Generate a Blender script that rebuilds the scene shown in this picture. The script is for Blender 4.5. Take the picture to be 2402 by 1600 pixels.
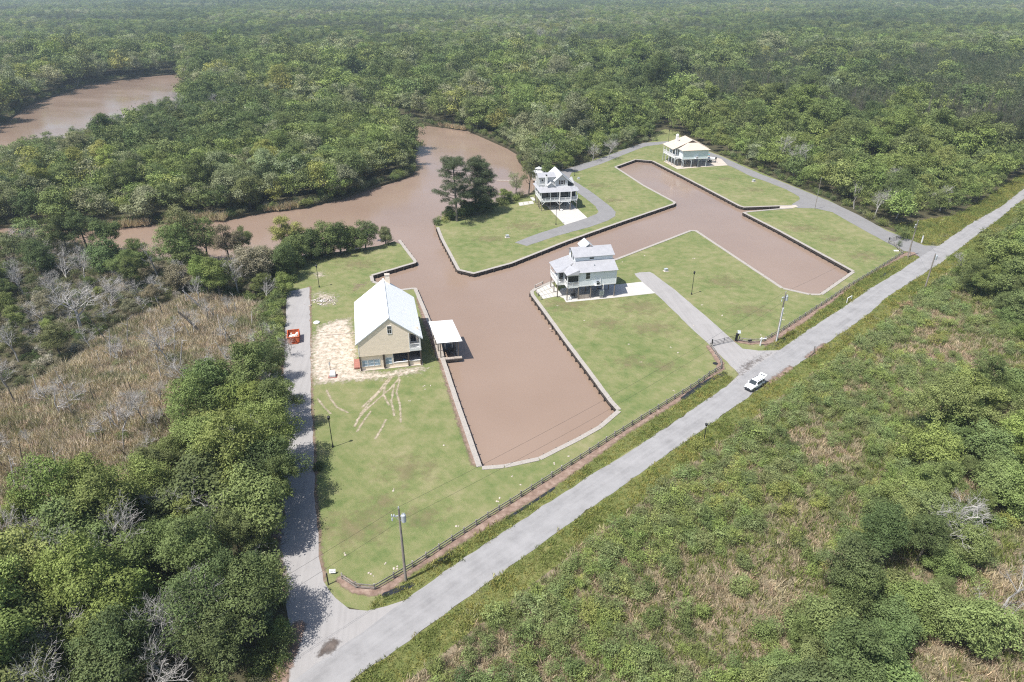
import bpy, bmesh, math, random
import numpy as np
from mathutils import Vector, Matrix, Quaternion
from mathutils.geometry import delaunay_2d_cdt, tessellate_polygon

random.seed(7)
RNG = np.random.default_rng(11)
D = bpy.data
SC = bpy.context.scene
COL = SC.collection
for o in list(D.objects):
    D.objects.remove(o)

# ------------------------------------------------------------------ camera
CAM_H, FOC, PITCH = 70.0, 1600.0, math.radians(28.0)      # metres, focal length in photo pixels (2402 wide), pitch below the horizon
cam_data = D.cameras.new('camera')
cam = D.objects.new('camera', cam_data)
COL.objects.link(cam)
cam.location = (0, 0, CAM_H)
cam.rotation_euler = (math.pi / 2 - PITCH, 0, 0)
cam_data.sensor_width = 36.0
cam_data.lens = 36.0 * FOC / 2402.0
cam_data.clip_start = 0.5
cam_data.clip_end = 20000
SC.camera = cam

# ------------------------------------------------------------------ sky, sun, exposure
SUN_EL, SUN_DIR = math.radians(62), Vector((-0.829, -0.559))  # horizontal direction towards the sun
world = D.worlds.new('World')
SC.world = world
world.use_nodes = True
wn = world.node_tree
wn.nodes.clear()
w_out = wn.nodes.new('ShaderNodeOutputWorld')
w_bg = wn.nodes.new('ShaderNodeBackground')
w_sky = wn.nodes.new('ShaderNodeTexSky')
w_sky.sky_type = 'NISHITA'
w_sky.sun_disc = False
w_sky.sun_elevation = SUN_EL
w_sky.sun_rotation = math.atan2(SUN_DIR.x, SUN_DIR.y)
w_sky.air_density = 1.0
w_sky.dust_density = 1.6
w_bg.inputs['Strength'].default_value = 0.115
wn.links.new(w_sky.outputs[0], w_bg.inputs[0])
wn.links.new(w_bg.outputs[0], w_out.inputs[0])
sun_data = D.lights.new('sun', 'SUN')
sun_data.energy = 5.0
sun_data.angle = math.radians(0.53)
sun_data.color = (1.0, 0.965, 0.915)
sun = D.objects.new('sun', sun_data)
COL.objects.link(sun)
sd = Vector((SUN_DIR.x * math.cos(SUN_EL), SUN_DIR.y * math.cos(SUN_EL), math.sin(SUN_EL))).normalized()
sun.rotation_euler = sd.to_track_quat('Z', 'Y').to_euler()
sun.location = (-60, -40, 160)
SC.view_settings.view_transform = 'Standard'
SC.view_settings.look = 'None'
SC.view_settings.gamma = 1.0
SC.view_settings.use_curve_mapping = False
SC.view_settings.exposure = 0.44
SC.render.engine = 'CYCLES'
SC.cycles.max_bounces = 6
SC.cycles.transparent_max_bounces = 24
SC.cycles.volume_bounces = 0
SC.cycles.use_denoising = False
SC.cycles.filter_width = 1.15

# ------------------------------------------------------------------ helpers
CP, SP = math.cos(PITCH), math.sin(PITCH)
def G(u, v, z=0.0):
    """point of the photo (in its own pixels) -> point at height z of the place"""
    x, y = (u - 1201) / FOC, (v - 800) / FOC
    fw, dn = CP - SP * y, SP + CP * y
    t = (CAM_H - z) / dn
    return Vector((x * t, fw * t, z))
def GA(pts, z=0.0):
    return np.array([G(u, v, z)[:2] for u, v in pts])
def proj(P):
    P = np.atleast_2d(np.asarray(P, float))
    dz = P[:, 2] - CAM_H
    fw = P[:, 1] * CP - dz * SP
    up = P[:, 1] * SP + dz * CP
    fw = np.where(fw < 1, 1, fw)
    return np.stack([1201 + FOC * P[:, 0] / fw, 800 - FOC * up / fw], 1)

def tag(o, label=None, cat=None, group=None, kind=None):
    if label: o['label'] = label
    if cat: o['category'] = cat
    if group: o['group'] = group
    if kind: o['kind'] = kind
    return o
def empty(name, loc, rz=0.0, label=None, cat=None, group=None):
    o = D.objects.new(name, None)
    o.empty_display_size = 0.3
    COL.objects.link(o)
    o.location = loc
    o.rotation_euler = (0, 0, rz)
    return tag(o, label, cat, group)
def link(name, me, parent=None, loc=None, rot=None, scale=None):
    o = D.objects.new(name, me)
    COL.objects.link(o)
    if parent: o.parent = parent
    if loc is not None: o.location = loc
    if rot is not None:
        if isinstance(rot, Quaternion):
            o.rotation_mode = 'QUATERNION'; o.rotation_quaternion = rot
        else: o.rotation_euler = rot
    if scale is not None: o.scale = scale
    return o

class MB:
    """collects shapes, then links them as one mesh object"""
    def __init__(s): s.v, s.f, s.mi, s.cur = [], [], [], 0
    def mat(s, i): s.cur = i; return s
    def add(s, vs, fs):
        n = len(s.v); s.v += [tuple(p) for p in vs]
        for f in fs: s.f.append(tuple(n + i for i in f)); s.mi.append(s.cur)
        return s
    def box(s, x0, x1, y0, y1, z0, z1):
        vs = [(x0,y0,z0),(x1,y0,z0),(x1,y1,z0),(x0,y1,z0),(x0,y0,z1),(x1,y0,z1),(x1,y1,z1),(x0,y1,z1)]
        return s.add(vs, [(3,2,1,0),(4,5,6,7),(0,1,5,4),(1,2,6,5),(2,3,7,6),(3,0,4,7)])
    def bar(s, a, b, w, h):
        a, b = Vector(a), Vector(b); d = (b - a).normalized()
        up = Vector((0,0,1)) if abs(d.z) < 0.95 else Vector((0,1,0))
        sx = d.cross(up).normalized() * (w/2); sz = sx.cross(d).normalized() * (h/2)
        vs = [a-sx-sz, a+sx-sz, a+sx+sz, a-sx+sz, b-sx-sz, b+sx-sz, b+sx+sz, b-sx+sz]
        return s.add(vs, [(3,2,1,0),(4,5,6,7),(0,1,5,4),(1,2,6,5),(2,3,7,6),(3,0,4,7)])
    def tube(s, pts, rad, n=8, caps=True):
        pts = [Vector(p) for p in pts]
        if not hasattr(rad, '__len__'): rad = [rad]*len(pts)
        base = len(s.v); rings = []
        for i, p in enumerate(pts):
            d = (pts[min(i+1, len(pts)-1)] - pts[max(i-1, 0)]).normalized()
            up = Vector((0,0,1)) if abs(d.z) < 0.9 else Vector((1,0,0))
            a = d.cross(up).normalized(); b = d.cross(a).normalized()
            rings.append([p + (a*math.cos(2*math.pi*k/n) + b*math.sin(2*math.pi*k/n))*rad[i] for k in range(n)])
        vs = [q for r in rings for q in r]
        fs = []
        for i in range(len(pts)-1):
            for k in range(n):
                fs.append((i*n+k, i*n+(k+1)%n, (i+1)*n+(k+1)%n, (i+1)*n+k))
        if caps:
            fs.append(tuple(range(n))); fs.append(tuple(reversed(range((len(pts)-1)*n, len(pts)*n))))
        return s.add(vs, fs)
    def lathe(s, prof, n=12, c=(0,0,0)):
        vs = [(c[0]+r*math.cos(2*math.pi*k/n), c[1]+r*math.sin(2*math.pi*k/n), c[2]+z) for r, z in prof for k in range(n)]
        fs = [(i*n+k, i*n+(k+1)%n, (i+1)*n+(k+1)%n, (i+1)*n+k) for i in range(len(prof)-1) for k in range(n)]
        fs.append(tuple(reversed(range(n)))); fs.append(tuple(range((len(prof)-1)*n, len(prof)*n)))
        return s.add(vs, fs)
    def slab(s, pts, t):
        """a flat panel with thickness t, hanging below the given outline"""
        P = [Vector(p) for p in pts]; nrm = Vector((0,0,0))
        for i in range(len(P)):
            nrm += (P[i]-P[0]).cross(P[(i+1) % len(P)]-P[0])
        nrm.normalize()
        if nrm.z < 0: P.reverse(); nrm = -nrm
        Q = [p - nrm*t for p in P]; n = len(P)
        fs = [tuple(range(n)), tuple(reversed(range(n, 2*n)))] + [(i, i+n, (i+1) % n + n, (i+1) % n) for i in range(n)]
        return s.add(P+Q, fs)
    def prism(s, pts, z0, z1):
        n = len(pts)
        area = sum(pts[i][0]*pts[(i+1)%n][1]-pts[(i+1)%n][0]*pts[i][1] for i in range(n))
        if area < 0: pts = list(reversed(pts))
        vs = [(p[0],p[1],z0) for p in pts]+[(p[0],p[1],z1) for p in pts]
        return s.add(vs, [tuple(reversed(range(n))), tuple(range(n,2*n))]+[(i,(i+1)%n,(i+1)%n+n,i+n) for i in range(n)])
    def mesh(s, name, mats):
        me = D.meshes.new(name); me.from_pydata(s.v, [], s.f)
        for m in (mats if isinstance(mats, (list, tuple)) else [mats]): me.materials.append(m)
        if any(s.mi): me.polygons.foreach_set('material_index', s.mi)
        me.update(); return me
    def build(s, name, mats, parent=None, loc=None, rot=None):
        return link(name, s.mesh(name, mats), parent, loc, rot)

_unit = {}
def unit_box(m):
    if m.name not in _unit:
        _unit[m.name] = MB().box(-.5,.5,-.5,.5,-.5,.5).mesh('timber', m)
    return _unit[m.name]
def piece(name, m, parent, a, b, w, h):
    """a straight timber from a to b, sharing one mesh with all alike"""
    a, b = Vector(a), Vector(b); d = b - a
    q = d.to_track_quat('X', 'Z')
    return link(name, unit_box(m), parent, (a+b)/2, q, (d.length, w, h))

def pip(P, poly):
    x, y = P[:,0], P[:,1]; inside = np.zeros(len(P), bool); n = len(poly); j = n-1
    for i in range(n):
        xi, yi = poly[i]; xj, yj = poly[j]
        c = (yi > y) != (yj > y)
        with np.errstate(divide='ignore', invalid='ignore'):
            inside ^= c & (x < (xj-xi)*(y-yi)/(yj-yi)+xi)
        j = i
    return inside
def edge_dist(P, poly, closed=True):
    d = np.full(len(P), 1e9); n = len(poly)
    for i in range(n if closed else n-1):
        a, b = np.asarray(poly[i], float), np.asarray(poly[(i+1) % n], float); ab = b-a
        t = np.clip(((P-a)@ab)/max(ab@ab, 1e-9), 0, 1)
        d = np.minimum(d, np.linalg.norm(P-(a+t[:,None]*ab), axis=1))
    return d
def sdist(P, poly):
    d = edge_dist(P, poly); return np.where(pip(P, poly), d, -d)
def vnoise(P, s, seed=0):
    """smooth value noise in the plane"""
    r = np.random.default_rng(seed).random((256, 256)); q = P/s + seed*3.7; i = np.floor(q).astype(int); f = q-i; f = f*f*(3-2*f)
    g = lambda a, b: r[(i[:,0]+a) % 256, (i[:,1]+b) % 256]
    return (g(0,0)*(1-f[:,0])+g(1,0)*f[:,0])*(1-f[:,1])+(g(0,1)*(1-f[:,0])+g(1,1)*f[:,0])*f[:,1]

# ------------------------------------------------------------------ materials
def new_mat(name):
    m = D.materials.new(name); m.use_nodes = True
    nt = m.node_tree; nt.nodes.clear()
    out = nt.nodes.new('ShaderNodeOutputMaterial'); b = nt.nodes.new('ShaderNodeBsdfPrincipled')
    nt.links.new(b.outputs[0], out.inputs[0])
    return m, nt, b, out
def nd(nt, t, **kw):
    n = nt.nodes.new(t)
    for k, v in kw.items():
        if k in n.inputs: n.inputs[k].default_value = v
        else: setattr(n, k, v)
    return n
def rgb(c): return (c[0], c[1], c[2], 1.0)
def pos(nt, scale=(1,1,1), rz=0.0):
    g = nd(nt, 'ShaderNodeNewGeometry'); mp = nd(nt, 'ShaderNodeMapping')
    mp.inputs['Rotation'].default_value = (0,0,rz); nt.links.new(g.outputs['Position'], mp.inputs[0])
    m2 = nd(nt, 'ShaderNodeMapping'); m2.inputs['Scale'].default_value = scale; nt.links.new(mp.outputs[0], m2.inputs[0]); return m2.outputs[0]
def noise(nt, vec, scale, detail=4, rough=0.55):
    n = nd(nt, 'ShaderNodeTexNoise', Scale=scale, Detail=detail, Roughness=rough)
    nt.links.new(vec, n.inputs['Vector']); return n.outputs[0]
def ramp(nt, fac, stops):
    r = nd(nt, 'ShaderNodeValToRGB'); cr = r.color_ramp
    while len(cr.elements) < len(stops): cr.elements.new(0.5)
    for e, (p, c) in zip(cr.elements, stops):
        e.position = p; e.color = rgb(c) if hasattr(c, '__len__') else (c,c,c,1)
    nt.links.new(fac, r.inputs[0]); return r.outputs[0]
def mix(nt, fac, a, b, blend='MIX'):
    n = nd(nt, 'ShaderNodeMix', data_type='RGBA', blend_type=blend)
    for s, v in ((0, fac), (6, a), (7, b)):
        if isinstance(v, bpy.types.NodeSocket): nt.links.new(v, n.inputs[s])
        else: n.inputs[s].default_value = rgb(v) if hasattr(v, '__len__') else v
    return n.outputs[2]
def bump(nt, b, h, strength, dist):
    n = nd(nt, 'ShaderNodeBump', Strength=strength, Distance=dist)
    nt.links.new(h, n.inputs['Height']); nt.links.new(n.outputs[0], b.inputs['Normal'])
def simple(name, c, rough=0.6, var=0.12, scale=3.0, metallic=0.0, stretch=(1,1,1), spec=0.4):
    m, nt, b, _ = new_mat(name)
    f = noise(nt, pos(nt, stretch), scale, 5)
    lo = [x*(1-var*1.6) for x in c]; hi = [min(1, x*(1+var*1.4)) for x in c]
    nt.links.new(ramp(nt, f, [(0.3, lo), (0.7, hi)]), b.inputs['Base Color'])
    b.inputs['Roughness'].default_value = rough; b.inputs['Metallic'].default_value = metallic
    b.inputs['Specular IOR Level'].default_value = spec
    return m
M = {}
M['white_paint'] = simple('white_paint', (.78,.78,.77), .45, .04)
M['cream_roof'] = simple('white_metal_roof', (.80,.81,.80), .4, .03, 1.2)
M['grey_roof'] = simple('grey_metal_roof', (.36,.36,.375), .42, .05, 1.0)
M['pale_roof'] = simple('pale_metal_roof', (.52,.53,.54), .4, .04, 1.0)
M['tan_roof'] = simple('tan_metal_roof', (.57,.475,.385), .45, .05, 1.0)
M['dark_wood'] = simple('dark_wood', (.075,.058,.045), .75, .3, 6, stretch=(1,1,.2))
M['post_wood'] = simple('weathered_post', (.21,.18,.15), .8, .25, 5, stretch=(1,1,.25))
M['grey_wood'] = simple('grey_timber', (.34,.31,.275), .85, .10, 5)
M['dock_wood'] = simple('dock_timber', (.36,.31,.265), .85, .2, 2.0)
M['wall_wood'] = simple('wet_bulkhead_timber', (.055,.045,.038), .8, .35, 2.0, stretch=(1,1,.3))
M['fence_wood'] = simple('fence_timber', (.27,.25,.225), .85, .3, 2.0)
M['pole_wood'] = simple('pole_wood', (.25,.22,.19), .85, .2, 2.0, stretch=(1,1,.15))
M['black_metal'] = simple('black_metal', (.018,.019,.021), .5, .2)
M['dark_glass'] = simple('dark_glass', (.02,.024,.028), .08, .1, spec=.6)
M['tint_glass'] = simple('tinted_glass', (.035,.045,.05), .1, .1, spec=.6)
M['blue_film'] = simple('blue_film', (.28,.37,.44), .35, .15, 1.5)
M['galv'] = simple('galvanised_metal', (.48,.51,.53), .4, .08, metallic=.2)
M['concrete'] = simple('pale_concrete', (.52,.49,.45), .85, .1, .8)
M['orange_steel'] = simple('orange_steel', (.50,.105,.03), .6, .3, 2.2)
M['orange_dark'] = simple('rusty_orange_steel', (.33,.075,.03), .7, .35, 2.5)
M['screen'] = simple('dark_screen', (.03,.032,.035), .6, .2)
M['brick'] = simple('red_brick', (.30,.13,.10), .85, .2, 6)
M['teal'] = simple('teal_canvas', (.10,.30,.33), .7, .1)
M['car_paint'] = simple('white_car_paint', (.80,.81,.82), .22, .015, spec=.5)
M['tyre'] = simple('tyre_rubber', (.02,.02,.02), .8, .1)
M['rim'] = simple('wheel_rim', (.35,.36,.37), .35, .05, metallic=.6)
M['plain_grey'] = simple('grey_slab', (.32,.31,.30), .85, .12, 1.0)  # even mid grey for the cabinet plinth and the grilles
M['bark'] = simple('bark', (.13,.115,.095), .9, .3, 3, stretch=(1,1,.3))
M['dead_bark'] = simple('bleached_wood', (.40,.38,.355), .85, .22, 2, stretch=(1,1,.4))
M['dark_snag'] = simple('dark_snag_wood', (.10,.085,.07), .9, .3, 2)
M['ceramic'] = simple('insulator_ceramic', (.55,.57,.6), .25, .05)
def siding(name, c, pitch=0.2, dark=.8):
    m, nt, b, _ = new_mat(name)
    g = nd(nt, 'ShaderNodeNewGeometry'); sx = nd(nt, 'ShaderNodeSeparateXYZ'); nt.links.new(g.outputs['Position'], sx.inputs[0])
    a = nd(nt, 'ShaderNodeMath', operation='DIVIDE'); nt.links.new(sx.outputs[2], a.inputs[0]); a.inputs[1].default_value = pitch
    fr = nd(nt, 'ShaderNodeMath', operation='FRACT'); nt.links.new(a.outputs[0], fr.inputs[0])
    groove = ramp(nt, fr.outputs[0], [(0.0, dark), (.14, 1.0), (1.0, 1.0)])
    tone = ramp(nt, noise(nt, pos(nt, (1,1,3)), .8, 4), [(.3, [x*.93 for x in c]), (.7, [min(1,x*1.06) for x in c])])
    nt.links.new(mix(nt, 1.0, tone, groove, 'MULTIPLY'), b.inputs['Base Color'])
    b.inputs['Roughness'].default_value = .6
    bump(nt, b, fr.outputs[0], .25, .015)
    return m
M['yellow_siding'] = siding('yellow_siding', (.90,.765,.605), .2, .965)
M['blue_siding'] = siding('pale_blue_siding', (.74,.775,.80), .18, .95)
M['grey_siding'] = siding('grey_siding', (.48,.49,.49), .18, .88)
M['aqua_siding'] = siding('aqua_siding', (.66,.74,.755), .18)
# ------------------------------------------------------------------ outlines, read off the photograph, on the ground
CANAL = [(977,676),(1008,749),(1044,846),(1082,960),(1130,1095),(1182,1091),(1262,1074),(1350,1030),(1404,1000),(1448,963),
 (1427,940),(1379,874),(1320,795),(1269,724),(1246,693),(1244,684),(1253,677),(1294,660),(1446,607),(1619,540.5),(1634,541),(1780,638),(1838,676),
 (1900,690),(1923,690),(1999,637),(1822,540),(1742,499),(1753,496.5),(1830,489.5),(1857,487.5),(1857,483.5),(1829,484),(1746,487),(1733,483.5),
 (1671,451),(1602,415),(1529,378),(1492,375),(1445,392),(1511,435),(1585.5,475),(1583,479),(1460,521),(1333,566),(1200,618.7),
 (1111.5,643),(1073,634),(1034,560),(1024,534),(939,562),(944,570),(977.5,613.6),(975,617.4),(874,647),(877,660),(934,680),(965,676)]
RIVER = [(1030,548),(1018,522),(1040,512),(1075,500),(1130,487),(1190,470),(1225,458),(1245,452),(1258,440),(1262,425),(1238,400),(1216,375),
 (1213,358),(1189,344),(1144,324),(1096,303),(982,289),(930,281),(865,271),(845,281),(780,276),(700,262),(600,240),(500,222),(432,190),(413,172),(344,177),
 (293,184),(207,195),(172,208),(69,243),(0,291),(-250,385),(-250,470),(-100,425),(0,378),(107,350),(207,328),(269,300),(344,270),(417,248),(434,234),
 (500,225),(600,243),(700,265),(780,279),(845,287),(865,293),(940,312),(975,335),(972,372),(969,406),(938,418),(851,444),(800,462),(709,484),(630,491),
 (527,512),(392,516),(320,526),(200,531),(72,528),(-250,533),(-250,549),(72,553),(200,574),(330,602),(450,612),(600,605),(700,600),
 (800,590),(890,576),(925,566),(945,576)]
GRASS = [(655,700),(690,640),(720,608),(800,588),(925,563),(1018,520),(1060,512),(1130,490),(1200,474),(1245,458),(1300,415),(1400,370),
 (1480,344),(1530,331),(1525,315),(1560,303),(1592,308),(1604,335),(1640,346),(1690,364),(1822,420),(1946,470),(2030,518),(2120,554),
 (2130,590),(2107,638),(1964,729),(1830,815),(1700,905),(1600,977),(1480,1058),(1200,1236),(1044,1340),(945,1413),(860,1434),(800,1420),
 (755,1370),(742,1310),(736,1200),(732,1100),(726,960),(722,673),(700,690)]
MULCH_LO = [(887,1396),(907,1394),(968,1344),(1033,1306),(1094,1268),(1178,1218),(1274,1161),(1369,1095),(1465,1023),(1600,938),(1645,903),(1700,866)]
MULCH_LO2 = [(1795,812),(1824,795),(1877,763),(1953,707),(2017,658),(2081,622),(2120,601)]
MAIN_N = [(740,1560),(945,1412),(1044,1340),(1140,1275),(1274,1187),(1408,1101),(1500,1046),(1600,977),(1703,907),(1827,822),(1910,765),
 (1979,721),(2043,676),(2107,638),(2160,602),(2199,578),(2235,553),(2286,519),(2347,486),(2402,442)]
MAIN_S = [(818,1600),(930,1524),(1044,1440),(1197,1329),(1312,1245),(1408,1176),(1500,1111),(1600,1041),(1669,993),(1738,944),(1807,893),
 (1893,841),(1948,800),(2027,745),(2081,697),(2158,648),(2209,615),(2273,566),(2342,515),(2402,466)]
SIDE = [(672.7,685),(726,673.5),(730,960),(736,1050),(738,1159),(744,1230),(750,1306),(759,1363),(772,1387),(786,1405),(818,1430),(860,1432),
 (906,1423),(950,1409),(800,1530),(673,1606),(688,1505),(666,1402),(650,1290),(648,1172),(655,1060),(661,960)]
NE_DRIVE = [(1690,366),(1740,389),(1788,410),(1822,422),(1877,444),(1946,472),(2015,505),(2081,542),(2120,556),(2140,564),(2168,576),(2203,577),
 (2158,604),(2145,592),(2120,589),(2084,571),(2056,556),(2005,528),(1953,498),(1912,489),(1870,488),(1857,480),(1876,468),(1874,461),
 (1843,444),(1808,430),(1760,413),(1719,392.6),(1690,381),(1640,363),(1615,353),(1558,338),(1565,331),(1620,341)]
NW_DRIVE = [(1565,331.5),(1511,335),(1473,347.6),(1435,361.6),(1397,375.7),(1371,383),(1343,392),(1318,400),(1310,408),(1314,418),(1328,432),(1353,450),
 (1397,484),(1404,497),(1399,502),(1378,511),(1325,528),(1256,550),(1207,569),(1236,577),(1308,553),(1384,532.6),(1427,517),(1443,507),
 (1444,497),(1435,487),(1410,467.5),(1384,448),(1346,424),(1337,413),(1341,405),(1364,400),(1410,384.6),(1461,364),(1512,344),(1557.6,337.6)]
LOT_DRIVE = [(1488,642),(1500,639.5),(1524,638),(1532,642),(1583,680),(1659,744),(1723,802),(1743,818),(1779,823),(1829,822),(1704,907),(1735,878),
 (1723,866),(1697,841),(1667,812),(1621,770),(1570,719),(1537,688),(1504,660)]
PAD_BLUE = [(1449,667.5),(1506,661),(1537,688),(1442,698.5),(1328,709.5),(1322,700),(1302,692),(1318,676),(1400,668)]
PAD_GREY = [(1290,492),(1325,528),(1378,511),(1353,488),(1335,472),(1275,478)]
PAD_TAN = [(1557,379),(1589,397),(1640,392.5),(1707,388),(1692,373),(1660,366),(1640,363),(1600,361)]
MARSH = [(-300,1345),(0,1305),(140,1262),(300,1198),(380,1128),(470,1000),(590,925),(640,875),(645,780),(600,715),(450,695),(310,755),(220,805),(170,860),(0,940),(-300,1040)]
FIELD = [(650,1900),(838,1612),(950,1540),(1080,1450),(1210,1352),(1330,1264),(1430,1188),(1530,1118),(1640,1040),(1720,980),(1840,895),(1950,818),
 (2060,735),(2180,660),(2250,615),(2330,560),(2402,505),(2700,380),(3300,800),(3000,2000)]
VERGE = [(870,1425)]+MULCH_LO[:-1]+[(1697,872),(1720,890),(1703,907),(1600,977),(1408,1101),(1140,1275),(945,1413),(870,1434)]
VERGE2 = MULCH_LO2+[(2140,600),(2160,602),(2107,638),(1979,721),(1830,821),(1790,822)]
w_canal, w_river, w_grass, w_marsh, w_field = GA(CANAL), GA(RIVER), GA(GRASS), GA(MARSH), GA(FIELD)
w_verge, w_verge2 = GA(VERGE), GA(VERGE2)
def ext(a, b, d):
    v = (b-a)/np.linalg.norm(b-a); return b+v*d
mn, ms = GA(MAIN_N), GA(MAIN_S)
mn = np.vstack([ext(mn[1], mn[0], 60), mn, ext(mn[-3], mn[-1], 420)])
ms = np.vstack([ext(ms[2], ms[0], 75), ms, ext(ms[-3], ms[-1], 420)])
ms[-1] = mn[-1]+(ms[-2]-mn[-2])
w_main = np.vstack([mn, ms[::-1]])
s_dir = np.array([mn[-2]-mn[1]])[0]; s_dir /= np.linalg.norm(s_dir); s_nrm = np.array([s_dir[1], -s_dir[0]])
south_verge = np.vstack([ms, (ms+s_nrm*4.2)[::-1]])
road_ang = math.atan2(s_dir[1], s_dir[0])
w_side, w_ne, w_nw, w_lot = GA(SIDE), GA(NE_DRIVE), GA(NW_DRIVE), GA(LOT_DRIVE)
w_pb, w_pg, w_pt = GA(PAD_BLUE), GA(PAD_GREY), GA(PAD_TAN)

# ------------------------------------------------------------------ ground materials
def ground_mat(name, stops, s1, s2, amt=.5, rough=.95, stripe=None, bumpd=.05, blades=9.0):
    m, nt, b, _ = new_mat(name)
    P = pos(nt)
    big, mid, fine = noise(nt, P, s1, 4, .6), noise(nt, P, s2, 5, .6), noise(nt, P, blades, 3, .7)
    f = mix(nt, amt, big, mid)
    if stripe:
        v = pos(nt, (1,1,1), stripe[0]); wv = nd(nt, 'ShaderNodeTexWave', Scale=stripe[1], Distortion=1.5, Detail=2.0); wv.inputs['Detail Scale'].default_value = .6
        nt.links.new(v, wv.inputs['Vector']); f = mix(nt, stripe[2], f, wv.outputs[1])
    f = mix(nt, .40, f, fine)
    nt.links.new(ramp(nt, f, stops), b.inputs['Base Color'])
    b.inputs['Roughness'].default_value = rough; b.inputs['Specular IOR Level'].default_value = .1
    bump(nt, b, fine, .8, bumpd)
    return m
M['lawn'] = ground_mat('lawn', [(.36,(.080,.122,.038)),(.43,(.122,.158,.055)),(.49,(.168,.186,.075)),(.56,(.22,.212,.105)),(.65,(.29,.258,.155))], .06, .42, .55, stripe=(math.radians(-40), .30, .02))
M['forest_floor'] = ground_mat('forest_floor', [(.35,(.045,.047,.025)),(.5,(.075,.07,.04)),(.65,(.12,.10,.065))], .08, .5)
M['marsh'] = ground_mat('marsh_ground', [(.35,(.13,.10,.07)),(.5,(.22,.17,.125)),(.65,(.30,.24,.18))], .1, .9, blades=5)
M['field'] = ground_mat('scrub_ground', [(.36,(.075,.085,.04)),(.47,(.17,.145,.095)),(.56,(.25,.20,.14)),(.68,(.31,.25,.185))], .09, .6, blades=6)
M['verge'] = ground_mat('road_verge', [(.34,(.075,.10,.033)),(.46,(.12,.14,.046)),(.56,(.165,.168,.06)),(.68,(.23,.20,.10))], .12, .8, blades=6)

def sheet(name, V, F, m, z, kind='structure'):
    me = D.meshes.new(name); me.from_pydata([(float(x), float(y), z) for x, y in V], [], F); me.materials.append(m); me.update()
    return tag(link(name, me), kind=kind)

# one sheet of land out to the horizon, cut along every outline; the water stays open
north_verge = np.vstack([mn[15:], (mn[15:]-s_nrm*6.5)[::-1]])
w_pocket = GA([(2098,548),(2150,518),(2240,505),(2300,500),(2235,556),(2199,579),(2140,565)])
rings = [np.array([(-5000,10),(5000,10),(9000,9000),(-9000,9000)], float), w_canal, w_river, w_grass, w_marsh, w_field, w_verge, w_verge2, south_verge, north_verge, w_pocket]
cv, ce = [], []
for r in rings:
    n0 = len(cv)
    for p in r: cv.append(Vector((float(p[0]), float(p[1]))))
    ce += [(n0+i, n0+(i+1) % len(r)) for i in range(len(r))]
ov, oe, of, *_ = delaunay_2d_cdt(cv, ce, [], 0, 1e-4)
ov = np.array([(p.x, p.y) for p in ov]); of = [tuple(f) for f in of]
cen = np.array([ov[list(f)].mean(0) for f in of])
wet = pip(cen, w_canal) | pip(cen, w_river)
reg = np.zeros(len(of), int)
reg[pip(cen, w_field)] = 1
reg[pip(cen, w_marsh)] = 2
reg[pip(cen, w_grass)] = 3
reg[pip(cen, w_verge) | pip(cen, w_verge2) | pip(cen, south_verge) | pip(cen, north_verge) | pip(cen, w_pocket)] = 4
reg[wet] = -1
LAND_Z = 0.0
for k, (nm, mk) in enumerate([('forest_floor','forest_floor'),('scrub_field_ground','field'),('marsh_ground','marsh'),('lawn','lawn'),('road_verge','verge')]):
    ids = [i for i in range(len(of)) if reg[i] == k]
    used = sorted({v for i in ids for v in of[i]}); mp_ = {v: j for j, v in enumerate(used)}
    fs = []
    for i in ids:
        a, b_, c = [ov[v] for v in of[i][:3]]
        f = tuple(mp_[v] for v in of[i])
        if (b_[0]-a[0])*(c[1]-a[1])-(b_[1]-a[1])*(c[0]-a[0]) < 0: f = f[::-1]
        fs.append(f)
    sheet(nm, ov[used], fs, M[mk], LAND_Z)
# earth bank down to the water along the natural shore
bk = MB()
for i in range(len(w_river)):
    a, b_ = w_river[i], w_river[(i+1) % len(w_river)]
    if pip(np.array([(a+b_)/2]), w_canal)[0] or sdist(np.array([(a+b_)/2]), w_canal)[0] > -.8: continue
    bk.add([(a[0],a[1],0),(b_[0],b_[1],0),(b_[0],b_[1],-2.2),(a[0],a[1],-2.2)], [(0,1,2,3)])
tag(bk.build('river_bank', M['forest_floor']), kind='structure')

# ------------------------------------------------------------------ water
m, nt, b, _ = new_mat('muddy_water')
P = pos(nt)
nt.links.new(ramp(nt, noise(nt, P, .02, 4), [(.28,(.232,.164,.122)),(.72,(.282,.207,.160))]), b.inputs['Base Color'])
nt.links.new(ramp(nt, noise(nt, pos(nt, (1,2.2,1), .4), .022, 4), [(.35,.09),(.65,.24)]), b.inputs['Roughness']); b.inputs['IOR'].default_value = 1.36
bump(nt, b, mix(nt, .5, noise(nt, pos(nt, (1,1.8,1), .5), 1.1, 4), noise(nt, P, .25, 3)), .3, .035)
M['water'] = m
WATER_Z = -0.95
sheet('river_water', [(-700,40),(420,40),(420,1000),(-700,1000)], [(0,1,2,3)], M['water'], WATER_Z)

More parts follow.
